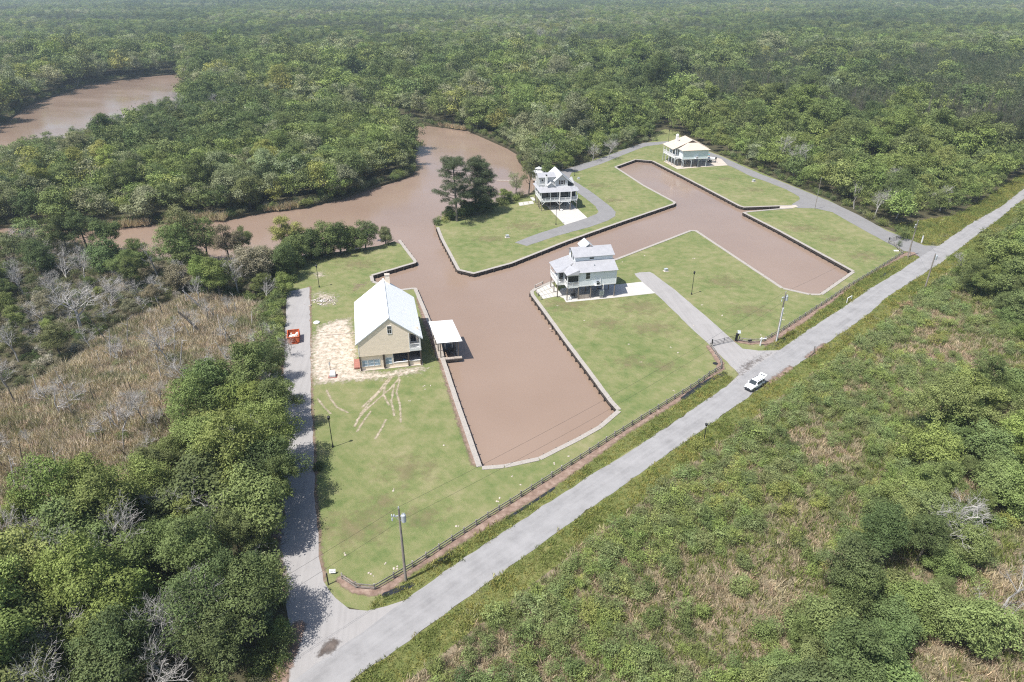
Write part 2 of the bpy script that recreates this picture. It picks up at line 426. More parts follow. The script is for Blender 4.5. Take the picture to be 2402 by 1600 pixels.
# ------------------------------------------------------------------ roads and pads
def densify(poly, step=1.5, jit=0.0):
    out = []
    n = len(poly)
    for i in range(n):
        a, b_ = poly[i], poly[(i+1) % n]; L = np.linalg.norm(b_-a); k = max(1, min(400, int(L/step)))
        for j in range(k):
            p = a+(b_-a)*j/k
            if jit and 0 < i: p = p+RNG.normal(0, jit, 2)
            out.append(p)
    return np.array(out)
def flat(name, poly, m, z, jit=0.0, step=1.5, kind='structure'):
    P_ = densify(poly, step, jit) if jit else poly
    tris = tessellate_polygon([[Vector((p[0], p[1], 0)) for p in P_]])
    fs = []
    for t in tris:
        a, b_, c = P_[t[0]], P_[t[1]], P_[t[2]]
        fs.append(t if (b_[0]-a[0])*(c[1]-a[1])-(b_[1]-a[1])*(c[0]-a[0]) > 0 else t[::-1])
    return sheet(name, P_, fs, m, z, kind)
def road_mat(name, c, ang, streak=.5, var=.1, crack=True):
    m, nt, b, _ = new_mat(name)
    P = pos(nt); S = pos(nt, (.05, 1.4, 1), -ang)
    f = mix(nt, streak, noise(nt, P, .35, 6, .65), noise(nt, S, 1.0, 4, .6))
    col = ramp(nt, f, [(.3,[x*(1-var*2.2) for x in c]),(.5,c),(.72,[min(1,x*(1+var*1.7)) for x in c])])
    col = mix(nt, .3, col, ramp(nt, noise(nt, P, 14, 2, .8), [(.3,[x*.8 for x in c]),(.7,[x*1.2 for x in c])]))
    if crack:
        vo = nd(nt, 'ShaderNodeTexVoronoi', feature='DISTANCE_TO_EDGE', Scale=.16)
        wob = mix(nt, .12, P, nd_col(nt, P)); nt.links.new(wob, vo.inputs['Vector'])
        ck = ramp(nt, vo.outputs['Distance'], [(.0, .62), (.012, 1.0)])
        col = mix(nt, 1.0, col, ck, 'MULTIPLY')
    nt.links.new(col, b.inputs['Base Color'])
    b.inputs['Roughness'].default_value = .9; b.inputs['Specular IOR Level'].default_value = .15
    return m
def nd_col(nt, P):
    n = nd(nt, 'ShaderNodeTexNoise', Scale=.6, Detail=3.0); nt.links.new(P, n.inputs['Vector']); return n.outputs[1]
M['asphalt'] = road_mat('worn_asphalt', (.272,.266,.264), road_ang, .35, .17, False)
M['lane'] = road_mat('concrete_lane', (.305,.292,.283), math.radians(97), .55, .1, False)
M['drive'] = road_mat('grey_drive', (.215,.21,.208), math.radians(110), .3, .1, False)
M['pad'] = road_mat('pale_pad', (.47,.45,.42), 0, .2, .05, False)
M['tan_pad'] = road_mat('tan_pad', (.47,.41,.35), 0, .2, .08, False)
flat('main_road', w_main, M['asphalt'], .030, .10)
flat('side_road', w_side, M['lane'], .022, .08)
flat('north_drive', w_ne, M['drive'], .022, .05)
flat('loop_drive', w_nw, M['drive'], .026, .04)
flat('house_drive', w_lot, M['lane'], .022, .05)
flat('pale_concrete_pad', w_pb, M['pad'], .034)
flat('concrete_forecourt', w_pg, M['pad'], .034)
flat('tan_concrete_pad', w_pt, M['tan_pad'], .034)

# ------------------------------------------------------------------ worn and sandy patches: real soil lying over the grass, ragged edges
def soil_mat(name, stops, cut=(.42,.6), s=1.4, edge=.75, rough=.95, spec=.1):
    m, nt, b, out = new_mat(name)
    P = pos(nt); at = nd(nt, 'ShaderNodeAttribute', attribute_name='cover')
    nt.links.new(ramp(nt, noise(nt, P, s*.8, 6, .65), stops), b.inputs['Base Color'])
    b.inputs['Roughness'].default_value = rough; b.inputs['Specular IOR Level'].default_value = spec
    n = noise(nt, P, s, 6, .7)
    a = nd(nt, 'ShaderNodeMath', operation='MULTIPLY_ADD'); nt.links.new(n, a.inputs[0]); a.inputs[1].default_value = edge
    nt.links.new(at.outputs['Fac'], a.inputs[2])
    al = ramp(nt, a.outputs[0], [(cut[0], 0.0), (cut[1], 1.0)])
    tr = nd(nt, 'ShaderNodeBsdfTransparent'); mx = nd(nt, 'ShaderNodeMixShader')
    nt.links.new(al, mx.inputs[0]); nt.links.new(tr.outputs[0], mx.inputs[1]); nt.links.new(b.outputs[0], mx.inputs[2])
    nt.links.new(mx.outputs[0], out.inputs[0])
    return m
def overlay(name, fn, bbox, m, z, step=.6, kind='structure'):
    (x0, y0), (x1, y1) = bbox
    nx, ny = max(2, int((x1-x0)/step)+1), max(2, int((y1-y0)/step)+1)
    X, Y = np.meshgrid(np.linspace(x0, x1, nx), np.linspace(y0, y1, ny))
    P_ = np.stack([X.ravel(), Y.ravel()], 1); c = fn(P_)*(sdist(P_, w_canal) < -.25)*~pip(P_, w_river)
    idx = np.arange(nx*ny).reshape(ny, nx)
    q = np.stack([idx[:-1,:-1].ravel(), idx[:-1,1:].ravel(), idx[1:,1:].ravel(), idx[1:,:-1].ravel()], 1)
    q = q[(c[q] > .001).any(1)]
    used, inv = np.unique(q, return_inverse=True); q = inv.reshape(-1, 4)
    me = D.meshes.new(name); me.from_pydata([(float(x), float(y), z) for x, y in P_[used]], [], q.tolist())
    at = me.attributes.new('cover', 'FLOAT', 'POINT'); at.data.foreach_set('value', c[used].astype(np.float32))
    me.materials.append(m); me.update()
    return tag(link(name, me), kind=kind)
def bb(P_, pad=2.0): return (P_.min(0)-pad, P_.max(0)+pad)
M['sand'] = soil_mat('pale_sand', [(.3,(.33,.275,.21)),(.5,(.47,.405,.33)),(.7,(.60,.535,.455))], (.48,.70), 1.1, .78)
M['mulch'] = soil_mat('brown_mulch', [(.3,(.155,.105,.08)),(.5,(.235,.165,.13)),(.7,(.33,.25,.20))], (.42,.62), 1.3, .6)
M['track'] = soil_mat('wheel_rut_sand', [(.3,(.30,.25,.17)),(.6,(.44,.375,.285)),(.8,(.55,.48,.385))], (.66,1.02), 1.1, .9)
M['gravel'] = soil_mat('loose_gravel', [(.3,(.20,.165,.15)),(.6,(.34,.29,.27)),(.8,(.45,.40,.38))], (.5,.8), 1.0, .8)
M['stain'] = soil_mat('dark_gravel_stain', [(.3,(.085,.07,.062)),(.6,(.14,.115,.10)),(.8,(.2,.17,.15))], (.5,.75), 1.2, .7)
M['dry'] = soil_mat('dry_turf', [(.3,(.19,.17,.09)),(.6,(.26,.215,.125)),(.8,(.33,.27,.17))], (.55,.95), .5, .8)
M['ditch'] = soil_mat('ditch_water', [(.3,(.018,.02,.022)),(.7,(.035,.037,.04))], (.5,.6), .8, .6, .08, .5)
def area_cover(px, fall, top=.36):
    W = GA(px); return lambda P_: np.clip(sdist(P_, W)/fall*.3+.12, 0, top)*(sdist(P_, W) > -fall*.4), bb(W)
def lines_cover(lines, w, amp=1.0):
    Ws = [GA(l) for l in lines]
    def fn(P_):
        d = np.min([edge_dist(P_, W, False) for W in Ws], 0); return np.clip(1.25-1.25*d/w, 0, 1)*amp*.5
    return fn, bb(np.vstack(Ws))
fn, box = area_cover([(728,800),(745,765),(790,748),(822,745),(836,800),(848,868),(900,872),(985,858),(1010,862),(985,875),(900,890),(820,895),(770,900),(740,905),(726,875)], 2.6, .30)
overlay('sandy_yard', fn, box, M['sand'], .012)
fn, box = area_cover([(728,690),(750,680),(800,690),(790,715),(745,722)], 3.0)
overlay('bare_debris_ground', lambda P_: fn(P_)*.6, box, M['sand'], .014)
fn, box = area_cover([(820,665),(870,655),(872,668),(830,690),(815,690)], 3.0)
overlay('bare_earth_patch', lambda P_: fn(P_)*.6, box, M['mulch'], .014)
fn, box = area_cover([(728,640),(760,634),(768,648),(740,655)], 2.0)
overlay('bare_lamp_patch', lambda P_: fn(P_)*.6, box, M['sand'], .014)
fn, box = lines_cover([[(937,886),(915,912),(885,938),(858,962),(838,985)],[(922,882),(900,910),(872,938),(848,968),(832,1000)],
  [(938,890),(930,920),(938,950),(940,990)],[(905,895),(900,925),(912,950)],[(905,985),(895,1005),(880,1030)],[(766,915),(775,935),(790,955),(815,968)],
  [(745,935),(760,955),(775,970)],[(870,965),(850,992),(838,1012)],[(915,884),(888,918),(850,955)],[(925,900),(918,940),(925,975)]], .42)
overlay('wheel_ruts', fn, box, M['track'], .016, .25)
fn, box = lines_cover([MULCH_LO], 1)
ml = GA([(879,1383),(968,1330),(1060,1269),(1144,1214),(1222,1165),(1294,1119),(1361,1076),(1422,1036),(1461,1011),(1600,924),(1638,900),(1662,882),(1691,865)]+MULCH_LO[::-1])
overlay('mulch_strip', lambda P_: np.clip(sdist(P_, ml)/1.2*.4+.2, 0, .5)*(sdist(P_, ml) > -.6), bb(ml), M['mulch'], .012, .5)
ml2 = GA([(1793,800),(1824,783),(1875,750),(1949,702),(1979,680),(2043,642),(2117,596),(2150,585),(2180,598)]+MULCH_LO2[::-1])
overlay('mulch_strip', lambda P_: np.clip(sdist(P_, ml2)/1.2*.4+.25, 0, .5)*(sdist(P_, ml2) > -.6), bb(ml2), M['mulch'], .012, .5)
fn, box = lines_cover([[(1690,865),(1690,851),(1677,831),(1665,814)],[(1730,800),(1758,805),(1783,803),(1793,806)],[(802,1360),(835,1382),(880,1388)]], 1.1)
overlay('mulch_strip', fn, box, M['mulch'], .014, .3)
edge_lines = [[tuple(p) for p in SIDE[1:8]]]
fn, box = lines_cover(edge_lines, .9)
overlay('bare_road_edge', lambda P_: fn(P_)*.55, box, M['mulch'], .010, .35)
fn, box = lines_cover([[(985,700),(1003,760),(1040,850),(1075,960),(1118,1085)],[(1215,620),(1330,577),(1460,532),(1575,487)],[(1345,845),(1290,765),(1260,716)]], 1.6)
overlay('worn_bulkhead_edge', lambda P_: fn(P_)*.75, box, M['mulch'], .010, .5)
fn, box = area_cover([(735,1535),(770,1492),(812,1500),(790,1530),(745,1550)], .9, .7)
overlay('dark_gravel_stain', fn, box, M['stain'], .040, .3)
fn, box = area_cover([(1720,880),(1740,850),(1790,830),(1822,822),(1770,862),(1730,890)], 3.0, .4)
overlay('loose_gravel', fn, box, M['stain'], .040, .3)
fn, box = lines_cover([[(700,1470),(672,1540),(655,1600)],[(690,1500),(668,1560),(640,1620)]], 1.3)
overlay('dirt_shoulder', fn, box, M['mulch'], .028, .35)
fn, box = lines_cover([[(660,690),(655,960),(646,1172)],[(648,1180),(646,1290),(664,1402)]], 1.4)
overlay('leaf_litter_edge', lambda P_: fn(P_)*.6, box, M['mulch'], .028, .35)
fn, box = lines_cover([[(1795,905),(1830,880),(1855,862)],[(1895,838),(1935,808)]], 1.2)
overlay('bare_road_shoulder', lambda P_: fn(P_)*.6, box, M['mulch'], .034, .35)
for pts, w in [([(1603,934),(1640,906),(1668,890),(1700,876)],.9),([(1190,1216),(1240,1185),(1300,1145)],.45),([(1025,1320),(1060,1296)],.5),([(905,1395),(930,1385),(965,1372)],.8),
               ([(1975,703),(1995,690)],.7),([(2065,650),(2098,626)],.8),([(1822,812),(1850,790)],.9),([(2155,568),(2190,574)],1.3)]:
    fn, box = lines_cover([pts], w*.85)
    overlay('ditch_water', fn, box, M['ditch'], .018, .22)
drs = [(1330,715),(1400,690),(1500,720),(1560,860),(1530,770),(1480,850),(1420,760),(900,1180),(960,1100),(830,1240),(1000,1210),(1150,560),(1230,530),(1400,435),(1440,470),(1700,420),(1770,445),(1950,560),(2030,600),(1880,535),(1700,660),(1760,730),(840,620),(800,600)]
dc = GA(drs); dr_ = RNG.uniform(4, 9, len(drs))
overlay('dry_turf', lambda P_: np.max([np.clip(1-np.linalg.norm((P_-c)*np.array([.7,1.0]), axis=1)/r, 0, 1) for c, r in zip(dc, dr_)], 0)*.33, bb(dc, 14), M['dry'], .006, 1.3)
# ------------------------------------------------------------------ timber bulkheads round the canal
def bulkhead(px, label, wide=.9):
    W = GA(px)
    root = empty('bulkhead', (float(W[0][0]), float(W[0][1]), 0), 0, label, 'bulkhead', 'timber bulkheads round the canals')
    o = Vector((W[0][0], W[0][1], 0)); face = MB()
    for i in range(len(W)-1):
        a, b_ = W[i], W[i+1]; L = float(np.linalg.norm(b_-a))
        if L < .2: continue
        d = (b_-a)/L; nrm = np.array([-d[1], d[0]]); mid = (a+b_)/2
        if pip(np.array([mid+nrm*.5]), w_canal)[0]: nrm = -nrm          # towards the land
        q0, q1 = a-d*.02, b_+d*.02
        A, B = Vector((*(q0+nrm*.10), 0))-o, Vector((*(q1+nrm*.10), 0))-o
        face.bar(A+Vector((0,0,-.82)), B+Vector((0,0,-.82)), .14, 1.62)
        face.bar(Vector((*(q0-nrm*.08), -.35))-o, Vector((*(q1-nrm*.08), -.35))-o, .14, .2)
        k = max(1, round(L/2.7))
        for j in range(k):
            p0, p1 = a+d*(L*j/k+.015), a+d*(L*(j+1)/k-.015)
            off = nrm*(wide/2-.08+RNG.normal(0,.012)); zz = .055+RNG.normal(0,.008)
            piece('board', M['grey_wood'], root, Vector((*(p0+off), zz))-o, Vector((*(p1+off), zz+RNG.normal(0,.006)))-o, wide, .11)
            c = a+d*(L*(j+.5)/k)-nrm*.24
            pl = link('pile', pile_me, root, Vector((c[0], c[1], 0))-o)
    face.build('wall_boards', M['wall_wood'], root)
    return root
pile_me = MB().tube([(0,0,-1.7),(0,0,-.02)], .13, 7).mesh('pile', M['wall_wood'])
bulkhead([(939,563),(944,570),(977.5,613.6),(975,617.4),(874,647),(877,660)], 'grey plank bulkhead edging the mown corner beyond the white roofed house')
bulkhead([(877,660),(934,680),(965,676),(977,676),(1008,749),(1044,846),(1082,960),(1130,1095)], 'grey plank bulkhead running past the boathouse beside the yellow house')
bulkhead([(1130,1095),(1182,1091),(1262,1074),(1350,1030),(1404,1000),(1448,963)], 'grey plank bulkhead closing the canal at its road end')
bulkhead([(1448,963),(1427,940),(1379,874),(1320,795),(1269,724),(1246,693),(1244,684),(1253,677),(1294,660),(1446,607),(1619,540.5),(1634,541)], 'grey plank bulkhead wrapping the lawn of the pale blue stilt house')
bulkhead([(1634,541),(1780,638),(1838,676),(1900,690),(1923,690),(1999,637)], 'grey plank bulkhead of the far canal on the lamp post lawn side')
bulkhead([(1999,637),(1822,540),(1742,499),(1753,496.5),(1830,489.5),(1857,487.5)], 'grey plank bulkhead below the lawn between boat ramp and entrance gate')
bulkhead([(1857,483.5),(1829,484),(1746,487),(1733,483.5),(1671,451),(1602,415),(1529,378),(1492,375),(1445,392)], 'grey plank bulkhead below the tan roofed stilt house')
bulkhead([(1445,392),(1511,435),(1585.5,475),(1583,479),(1460,521),(1333,566),(1200,618.7),(1111.5,643),(1073,634),(1034,560),(1024,534)], 'long grey plank bulkhead round the peninsula of the grey stilt house')
rp = GA([(1829,488.5),(1858,488),(1872,485),(1866,481),(1829,484.5)])
tag(sheet('boat_ramp', rp, [(0,1,2,3,4)], M['tan_pad'], .028), kind='structure')
me = D.meshes.new('boat_ramp_slope')
me.from_pydata([(*G(1857.5,487.3)[:2], .0),(*G(1857.5,483.7)[:2], .0),(*G(1836,484.2)[:2], -1.3),(*G(1836,488.8)[:2], -1.3)], [], [(0,1,2,3)]); me.materials.append(M['tan_pad'])
tag(link('boat_ramp_slope', me), kind='structure')

# ------------------------------------------------------------------ post-and-rail fences
def fence(px, label, step=2.65, h=1.08, rails=(.40, .86), gap=None):
    W = GA(px); root = empty('rail_fence', (float(W[0][0]), float(W[0][1]), 0), 0, label, 'fence')
    o = Vector((W[0][0], W[0][1], 0)); posts = []
    for i in range(len(W)-1):
        L = np.linalg.norm(W[i+1]-W[i]); k = max(1, round(L/step))
        posts += [W[i]+(W[i+1]-W[i])*j/k for j in range(k)]
    posts.append(W[-1])
    tops = []
    for p in posts:
        ln = RNG.normal(0, .015, 2); hh = h+RNG.normal(0, .03)
        P0 = Vector((p[0], p[1], -.1))-o; P1 = Vector((p[0]+ln[0], p[1]+ln[1], hh))-o
        piece('post', M['fence_wood'], root, P0, P1, .17, .17)
    for p, q in zip(posts[:-1], posts[1:]):
        d = Vector((q[0]-p[0], q[1]-p[1], 0)).normalized(); n_ = Vector((d.y, -d.x, 0))*.11
        for z in rails:
            a, c = Vector((p[0], p[1], z+RNG.normal(0,.012)))-o+n_, Vector((q[0], q[1], z+RNG.normal(0,.012)))-o+n_
            piece('rail', M['fence_wood'], root, a+d*.01, c-d*.01, .05, .19)
    return root
fence([(803,1358),(835,1379),(879,1383),(968,1330),(1060,1269),(1144,1214),(1222,1165),(1294,1119),(1361,1076),(1422,1036),(1461,1011),(1600,924),(1638,900),(1662,882),(1691,865),(1690,851),(1677,831),(1665,814)],
      'long two rail timber fence along the road from the corner pole to the driveway gate')
fence([(1733,800),(1758,804),(1783,803),(1793,800),(1824,783),(1875,750),(1949,702),(1979,680),(2043,642),(2117,596)],
      'two rail timber fence along the road from the white signpost to the far entrance gate')
fence([(2117,596),(2108,588),(2096,576),(2084,571)], 'short curved fence beside the far entrance gate', 1.6)

def gate(px_a, px_b, label):
    a, b_ = G(*px_a), G(*px_b); v = b_-a; L = v.length
    root = empty('farm_gate', a, math.atan2(v.y, v.x), label, 'gate')
    for x in (0, L): MB().box(x-.09, x+.09, -.09, .09, -.1, 1.7).box(x-.11, x+.11, -.11, .11, 1.7, 1.76).build('gate_post', M['black_metal'], root)
    for k, z in enumerate((.25, .58, .92, 1.28)): piece('bar', M['black_metal'], root, (.1,0,z), (L-.1,0,z+.12), .055, .06)
    for x in (.14, L*.5, L-.14): piece('upright', M['black_metal'], root, (x,0,.2), (x,0,1.5), .06, .07)
    return root
g1 = gate((1669,813), (1725,800), 'black bar gate across the driveway to the pale blue stilt house')
gate((2084,570), (2118,560), 'black bar gate across the north drive by the far road junction')
t = empty('gate_opener', G(1727.5,801), 0, 'black gate opener post with a small tilted solar panel', 'gate opener')
MB().box(-.13,.13,-.13,.13,-.1,1.5).build('post', M['black_metal'], t)
MB().box(-.28,.28,-.22,.22,1.5,1.95).build('control_box', M['black_metal'], t)
MB().slab([(-.1,-.35,2.15),(.55,-.35,2.15),(.55,.2,2.65),(-.1,.2,2.65)], .05).bar((0,0,1.95),(.2,0,2.35),.06,.06).build('solar_panel', M['galv'], t)
t = empty('sign_post', G(1783,811), math.radians(12), 'white real estate signpost with arm beside the driveway fence', 'signpost')
MB().box(-.1,.1,-.1,.1,-.1,1.95).box(-.12,.12,-.12,.12,1.95,2.02).build('post', M['white_paint'], t)
MB().box(-.35,1.25,-.09,.09,1.55,1.75).build('arm', M['white_paint'], t)
tag(MB().box(-.45,.45,-.04,.04,0,.28).build('name_plate', M['black_metal'], None, G(1757,803)+Vector((0,-.32,.45)), (0,0,.08)), 'small dark plate hung on the fence rail near the signpost', 'plate')
# lawn sign and marker post by the road corner
t = empty('lawn_sign', G(780.5,1346), math.radians(4), 'small white lawn sign near the corner end of the fence', 'sign')
MB().slab([(-.42,-.12,.25),(.42,-.12,.25),(.42,.1,.75),(-.42,.1,.75)], .03).build('panel', M['white_paint'], t)
for x in (-.25, .25): MB().bar((x,.05,-.1),(x,.04,.6),.03,.03).build('leg', M['galv'], t)
me_mark = MB()
for (x0, x1, y) in [(-.3,-.12,.18),(-.06,.06,.18),(.14,.3,.18),(-.28,-.05,.05),(.02,.26,.05)]: me_mark.box(x0, x1, -.12+(.25-y)*.44+.002, -.12+(.25-y)*.44+.03, .66-(.25-y)*1.15, .69-(.25-y)*1.15)
me_mark.build('faded_print', M['galv'], t)
t = empty('marker_post', G(770.5,1371.5), 0, 'slim black marker post at the bend of the concrete side road', 'post')
MB().box(-.07,.07,-.07,.07,-.2,1.95).build('shaft', M['black_metal'], t); MB().box(-.09,.09,-.09,.09,1.95,2.0).build('cap', M['black_metal'], t)

# ------------------------------------------------------------------ lamp posts
lamp_proto = None
def lamp(px, h, label):
    global lamp_proto
    if lamp_proto is None:
        t = empty('lamp_post', (0,0,0))
        MB().lathe([(.16,0),(.16,.25),(.09,.45),(.065,.6),(.055,5.2)], 8).build('pole', M['black_metal'], t)
        ln = MB().lathe([(.06,5.2),(.17,5.35),(.22,5.8),(.26,5.82),(.05,6.02),(.03,6.12)], 6).build('lantern', M['black_metal'], t)
        MB().lathe([(.168,5.38),(.214,5.77)], 6).build('lamp_glass', M['tint_glass'], ln)
        lamp_proto = t
    else:
        t = lamp_proto.copy(); COL.objects.link(t)
        for c in lamp_proto.children:
            c2 = c.copy(); COL.objects.link(c2); c2.parent = t
            for g in c.children: g2 = g.copy(); COL.objects.link(g2); g2.parent = c2
    t.location = G(*px); t.scale = (1.15,1.15,h/6.12)
    return tag(t, label, 'lamp post', 'black lamp posts on the lawns and drives')
lamp((749,674), 6.3, 'black lamp post beyond the debris pile near the end of the concrete side road')
lamp((781,1049), 6.5, 'black lamp post on the lawn below the wheel ruts')
lamp((1622,691), 6.4, 'black lamp post on the open lawn right of the blue house driveway')
lamp((1304,527), 6.3, 'black lamp post on the lawn before the grey stilt house')
lamp((1348,413), 6.2, 'black lamp post on the inside bend of the loop drive behind the grey house')
lamp((1567.5,334), 6.3, 'black lamp post by the drive next to the tan roofed house')
lamp((1650,1041), 4.3, 'black lamp post among shrubs on the south side of the road')

# ------------------------------------------------------------------ utility poles and wires
def util_pole(px, h, rz, label, arm=True, can=True, conduit=False, brace=False, r=.17):
    t = empty('utility_pole', G(*px), rz, label, 'utility pole', 'utility poles along the road')
    MB().tube([(0,0,-.3),(0,0,h*.5),(0,0,h)], [r*1.15, r, r*.72], 9).build('shaft', M['pole_wood'], t)
    if arm:
        a = MB().bar((-.95,0,h*.90),(.15,0,h*.90),.09,.12).bar((-.55,0,h*.895),(0,0,h*.84),.05,.05).build('crossarm', M['galv'], t)
        for x in (-.92, -.62): MB().lathe([(.05,0),(.09,.05),(.05,.12),(.09,.17),(.03,.3)], 7, (x,0,h*.905)).build('insulator', M['ceramic'], a)
        MB().lathe([(.07,0),(.1,.15),(.07,.5)], 7, (-.9,0,h*.90-.75)).build('cutout', M['ceramic'], a)
    MB().lathe([(.04,0),(.08,.08),(.05,.14),(.08,.2),(.02,.32)], 7, (0,0,h)).build('insulator', M['ceramic'], t)
    if can:
        c = MB().lathe([(.28,0),(.31,.06),(.31,1.0),(.27,1.1),(.1,1.16)], 12, (.52,-.1,h*.83)).build('transformer', M['galv'], t)
        for k in (-.12,.12): MB().lathe([(.04,0),(.06,.1),(.03,.3)], 6, (.52+k,-.1,h*.83+1.14)).build('bushing', M['ceramic'], c)
        MB().bar((.1,-.05,h*.83+.2),(.3,-.08,h*.83+.2),.08,.1).bar((.1,-.05,h*.83+.9),(.3,-.08,h*.83+.9),.08,.1).build('bracket', M['galv'], c)
    if conduit:
        for x in (-.26, .02): MB().tube([(x,-.24,-.1),(x,-.22,h*.70)], .075, 7).build('conduit', M['white_paint'], t)
    if brace:
        for x in (-.75, .65): MB().tube([(x,-.5,-.1),(x*.12,-.05,2.9)], .07, 6).build('brace', M['pole_wood'], t)
    return t
PA, PC, PD, PE_ = G(952,1362), G(1820,800), G(2168,681), G(2129,603)
util_pole((952,1362), 12.4, .1, 'tall grey utility pole with transformer at the corner end of the fence')
util_pole((1820,800), 11.6, .6, 'utility pole with twin white conduits beside the white signpost', conduit=True)
util_pole((2168,681), 9.9, .5, 'utility pole with a pale transformer standing in scrub across the road', arm=False)
util_pole((2129,603), 10.6, .6, 'braced utility pole beside the far entrance gate', can=False, brace=True)
util_pole((1911,491), 10.6, 0, 'slim bare grey pole on the lawn edge at the bend of the north drive', arm=False, can=False, r=.09)
def wire(a, b_, sag, label, r=.014):
    a, b_ = Vector(a), Vector(b_)
    pts = [a.lerp(b_, k/18)-Vector((0,0,sag*4*(k/18)*(1-k/18))) for k in range(19)]
    o = MB().tube(pts, r, 5).build('power_line', M['black_metal'])
    return tag(o, label, 'power line', 'power lines between the roadside poles')
up = lambda p, z: p+Vector((0,0,z))
dAC = (PA-PC).normalized(); PS = PA+dAC*75
wire(up(PA,12.6), up(PC,11.8), 1.5, 'upper wire crossing the canal between the corner pole and the conduit pole')
wire(up(PA,10.3), up(PC,9.6), 1.7, 'lower wire crossing the canal between the corner pole and the conduit pole')
wire(up(PA,12.6), up(PS,12.6), 1.2, 'upper wire running from the corner pole over the near wood')
wire(up(PA,10.3), up(PS,10.3), 1.4, 'lower wire running from the corner pole over the near wood')
wire(up(PC,11.8), up(PE_,10.8), 1.0, 'wire from the conduit pole to the braced pole by the far gate')
wire(up(PD,10.1), up(PE_,10.6), .5, 'wire crossing the road to the braced pole')

# ------------------------------------------------------------------ shared house pieces
def railing(parent, a, b_, z0, h=1.0, m=None, post=1.8, name='railing'):
    m = m or M['white_paint']; a, b_ = Vector((a[0],a[1],z0)), Vector((b_[0],b_[1],z0)); L = (b_-a).length; d = (b_-a)/L
    r = MB().bar(a+Vector((0,0,h)), b_+Vector((0,0,h)), .09, .07).bar(a+Vector((0,0,.14)), b_+Vector((0,0,.14)), .06, .06)
    k = max(1, round(L/post))
    for i in range(k+1): p = a+d*L*i/k; r.bar(p, p+Vector((0,0,h+.04)), .1, .1)
    o = r.build(name, m, parent); s = MB(); n = int(L/.17)
    for i in range(n): p = a+d*(L*(i+.5)/n); s.bar(p+Vector((0,0,.14)), p+Vector((0,0,h-.03)), .045, .045)
    s.build('balusters', m, o); return o
def window(parent, x0, x1, z0, z1, y, m=None, glass=None, bars=1, shutters=None):
    m = m or M['white_paint']; f = MB(); w = .09
    f.box(x0-w,x1+w,y-.06,y+.02,z1,z1+w).box(x0-w,x1+w,y-.08,y+.02,z0-w,z0).box(x0-w,x0,y-.06,y+.02,z0,z1).box(x1,x1+w,y-.06,y+.02,z0,z1)
    if bars: f.box(x0,x1,y-.05,y+.02,(z0+z1)/2-.025,(z0+z1)/2+.025)
    if bars > 1: f.box((x0+x1)/2-.02,(x0+x1)/2+.02,y-.045,y+.02,z0,z1)
    o = f.build('window', m, parent)
    MB().box(x0+.004,x1-.004,y-.03,y-.012,z0+.004,z1-.004).build('pane', glass or M['dark_glass'], o)
    if shutters:
        for xs in ((x0-w-.42, x0-w-.04), (x1+w+.04, x1+w+.42)): MB().box(xs[0],xs[1],y-.05,y+.01,z0,z1).build('shutter', shutters, parent)
    return o
def seams(a, b_, c, d, n, h=.024, w=.04):
    """raised seams from the ridge a-b down to the eave d-c"""
    mb = MB(); a, b_, c, d = map(Vector, (a, b_, c, d)); nr = (b_-a).cross(d-a).normalized()
    if nr.z < 0: nr = -nr
    for i in range(1, n):
        t = i/n; mb.bar(a.lerp(b_, t)+nr*(h/2-.01), d.lerp(c, t)+nr*(h/2-.01), w, h)
    return mb
def roof(parent, name, quads, m, t=.1, rib=.45):
    o = MB()
    for q in quads: o.slab(q, t)
    o = o.build(name, m, parent)
    s = MB(); got = False
    for q in quads:
        if len(q) == 4:
            a, b_, c, d = map(Vector, q); n = int((b_-a).length/rib)
            if n > 2: k = seams(a, b_, c, d, n); s.add(k.v, k.f); got = True
    if got: tag(s.build('seam', m, o), kind='stuff')
    return o

# ------------------------------------------------------------------ the yellow house with the white roof
o = G(844.5,870)
h1 = empty('yellow_house', o+Vector((.25,-.25,0)), math.radians(12.2), 'two storey yellow house with a steep white metal roof beside the canal', 'house')
W, DP, EZ, RZ, RX = 12.3, 20.0, 6.62, 11.35, 6.35
YS = M['yellow_siding']
wl = MB()
wl.add([(0,.02,3.4),(10.05,.02,3.4),(10.05,.02,7.62),(12.3,.02,7.62*.0+6.66),(RX,.02,RZ-.12),(0,.02,EZ)], [(0,1,2,4,5),(2,3,4)])     # front gable
wl.box(0,10.05,.02,.2,3.32,3.4)
wl.add([(0,DP,.1),(12.3,DP,.1),(12.3,DP,6.66),(RX,DP,RZ-.12),(0,DP,EZ)], [(4,3,2,1,0)])
wl.add([(0,.02,3.4),(0,DP,3.4),(0,DP,EZ),(0,.02,EZ)], [(3,2,1,0)]).add([(.3,.35,.1),(.3,DP,.1),(.3,DP,3.4),(.3,.35,3.4)], [(3,2,1,0)])
wl.box(10.0,10.15,.03,DP,3.45,7.5)                                            # wall behind the upstairs porch
wl.box(10.15,12.25,2.9,3.0,3.45,7.3)
wl.build('upper_wall', YS, h1)
lw = MB()
lw.box(.2,4.62,.3,.45,.12,3.36).box(5.0,6.55,.3,.45,.12,3.36).box(6.55,9.55,.3,.45,.12,1.08).box(9.8,12.0,.3,.45,.12,1.08)
lw.box(6.5,6.62,.45,5,.12,3.36)
lw.build('lower_wall', YS, h1)
MB().box(6.55,9.6,.22,.5,1.08,1.16).box(9.8,12.05,.22,.5,1.08,1.16).box(6.55,6.66,.24,.5,1.16,3.36).build('sill', M['white_paint'], h1)
MB().box(-.2,12.5,-.05,DP+.1,-.1,.12).build('slab', M['tan_pad'], h1)
MB().box(6.62,12.2,6.0,6.15,.12,3.4).box(12.1,12.2,3.2,DP,.12,3.4).build('carport_back_wall', M['dark_wood'], h1)
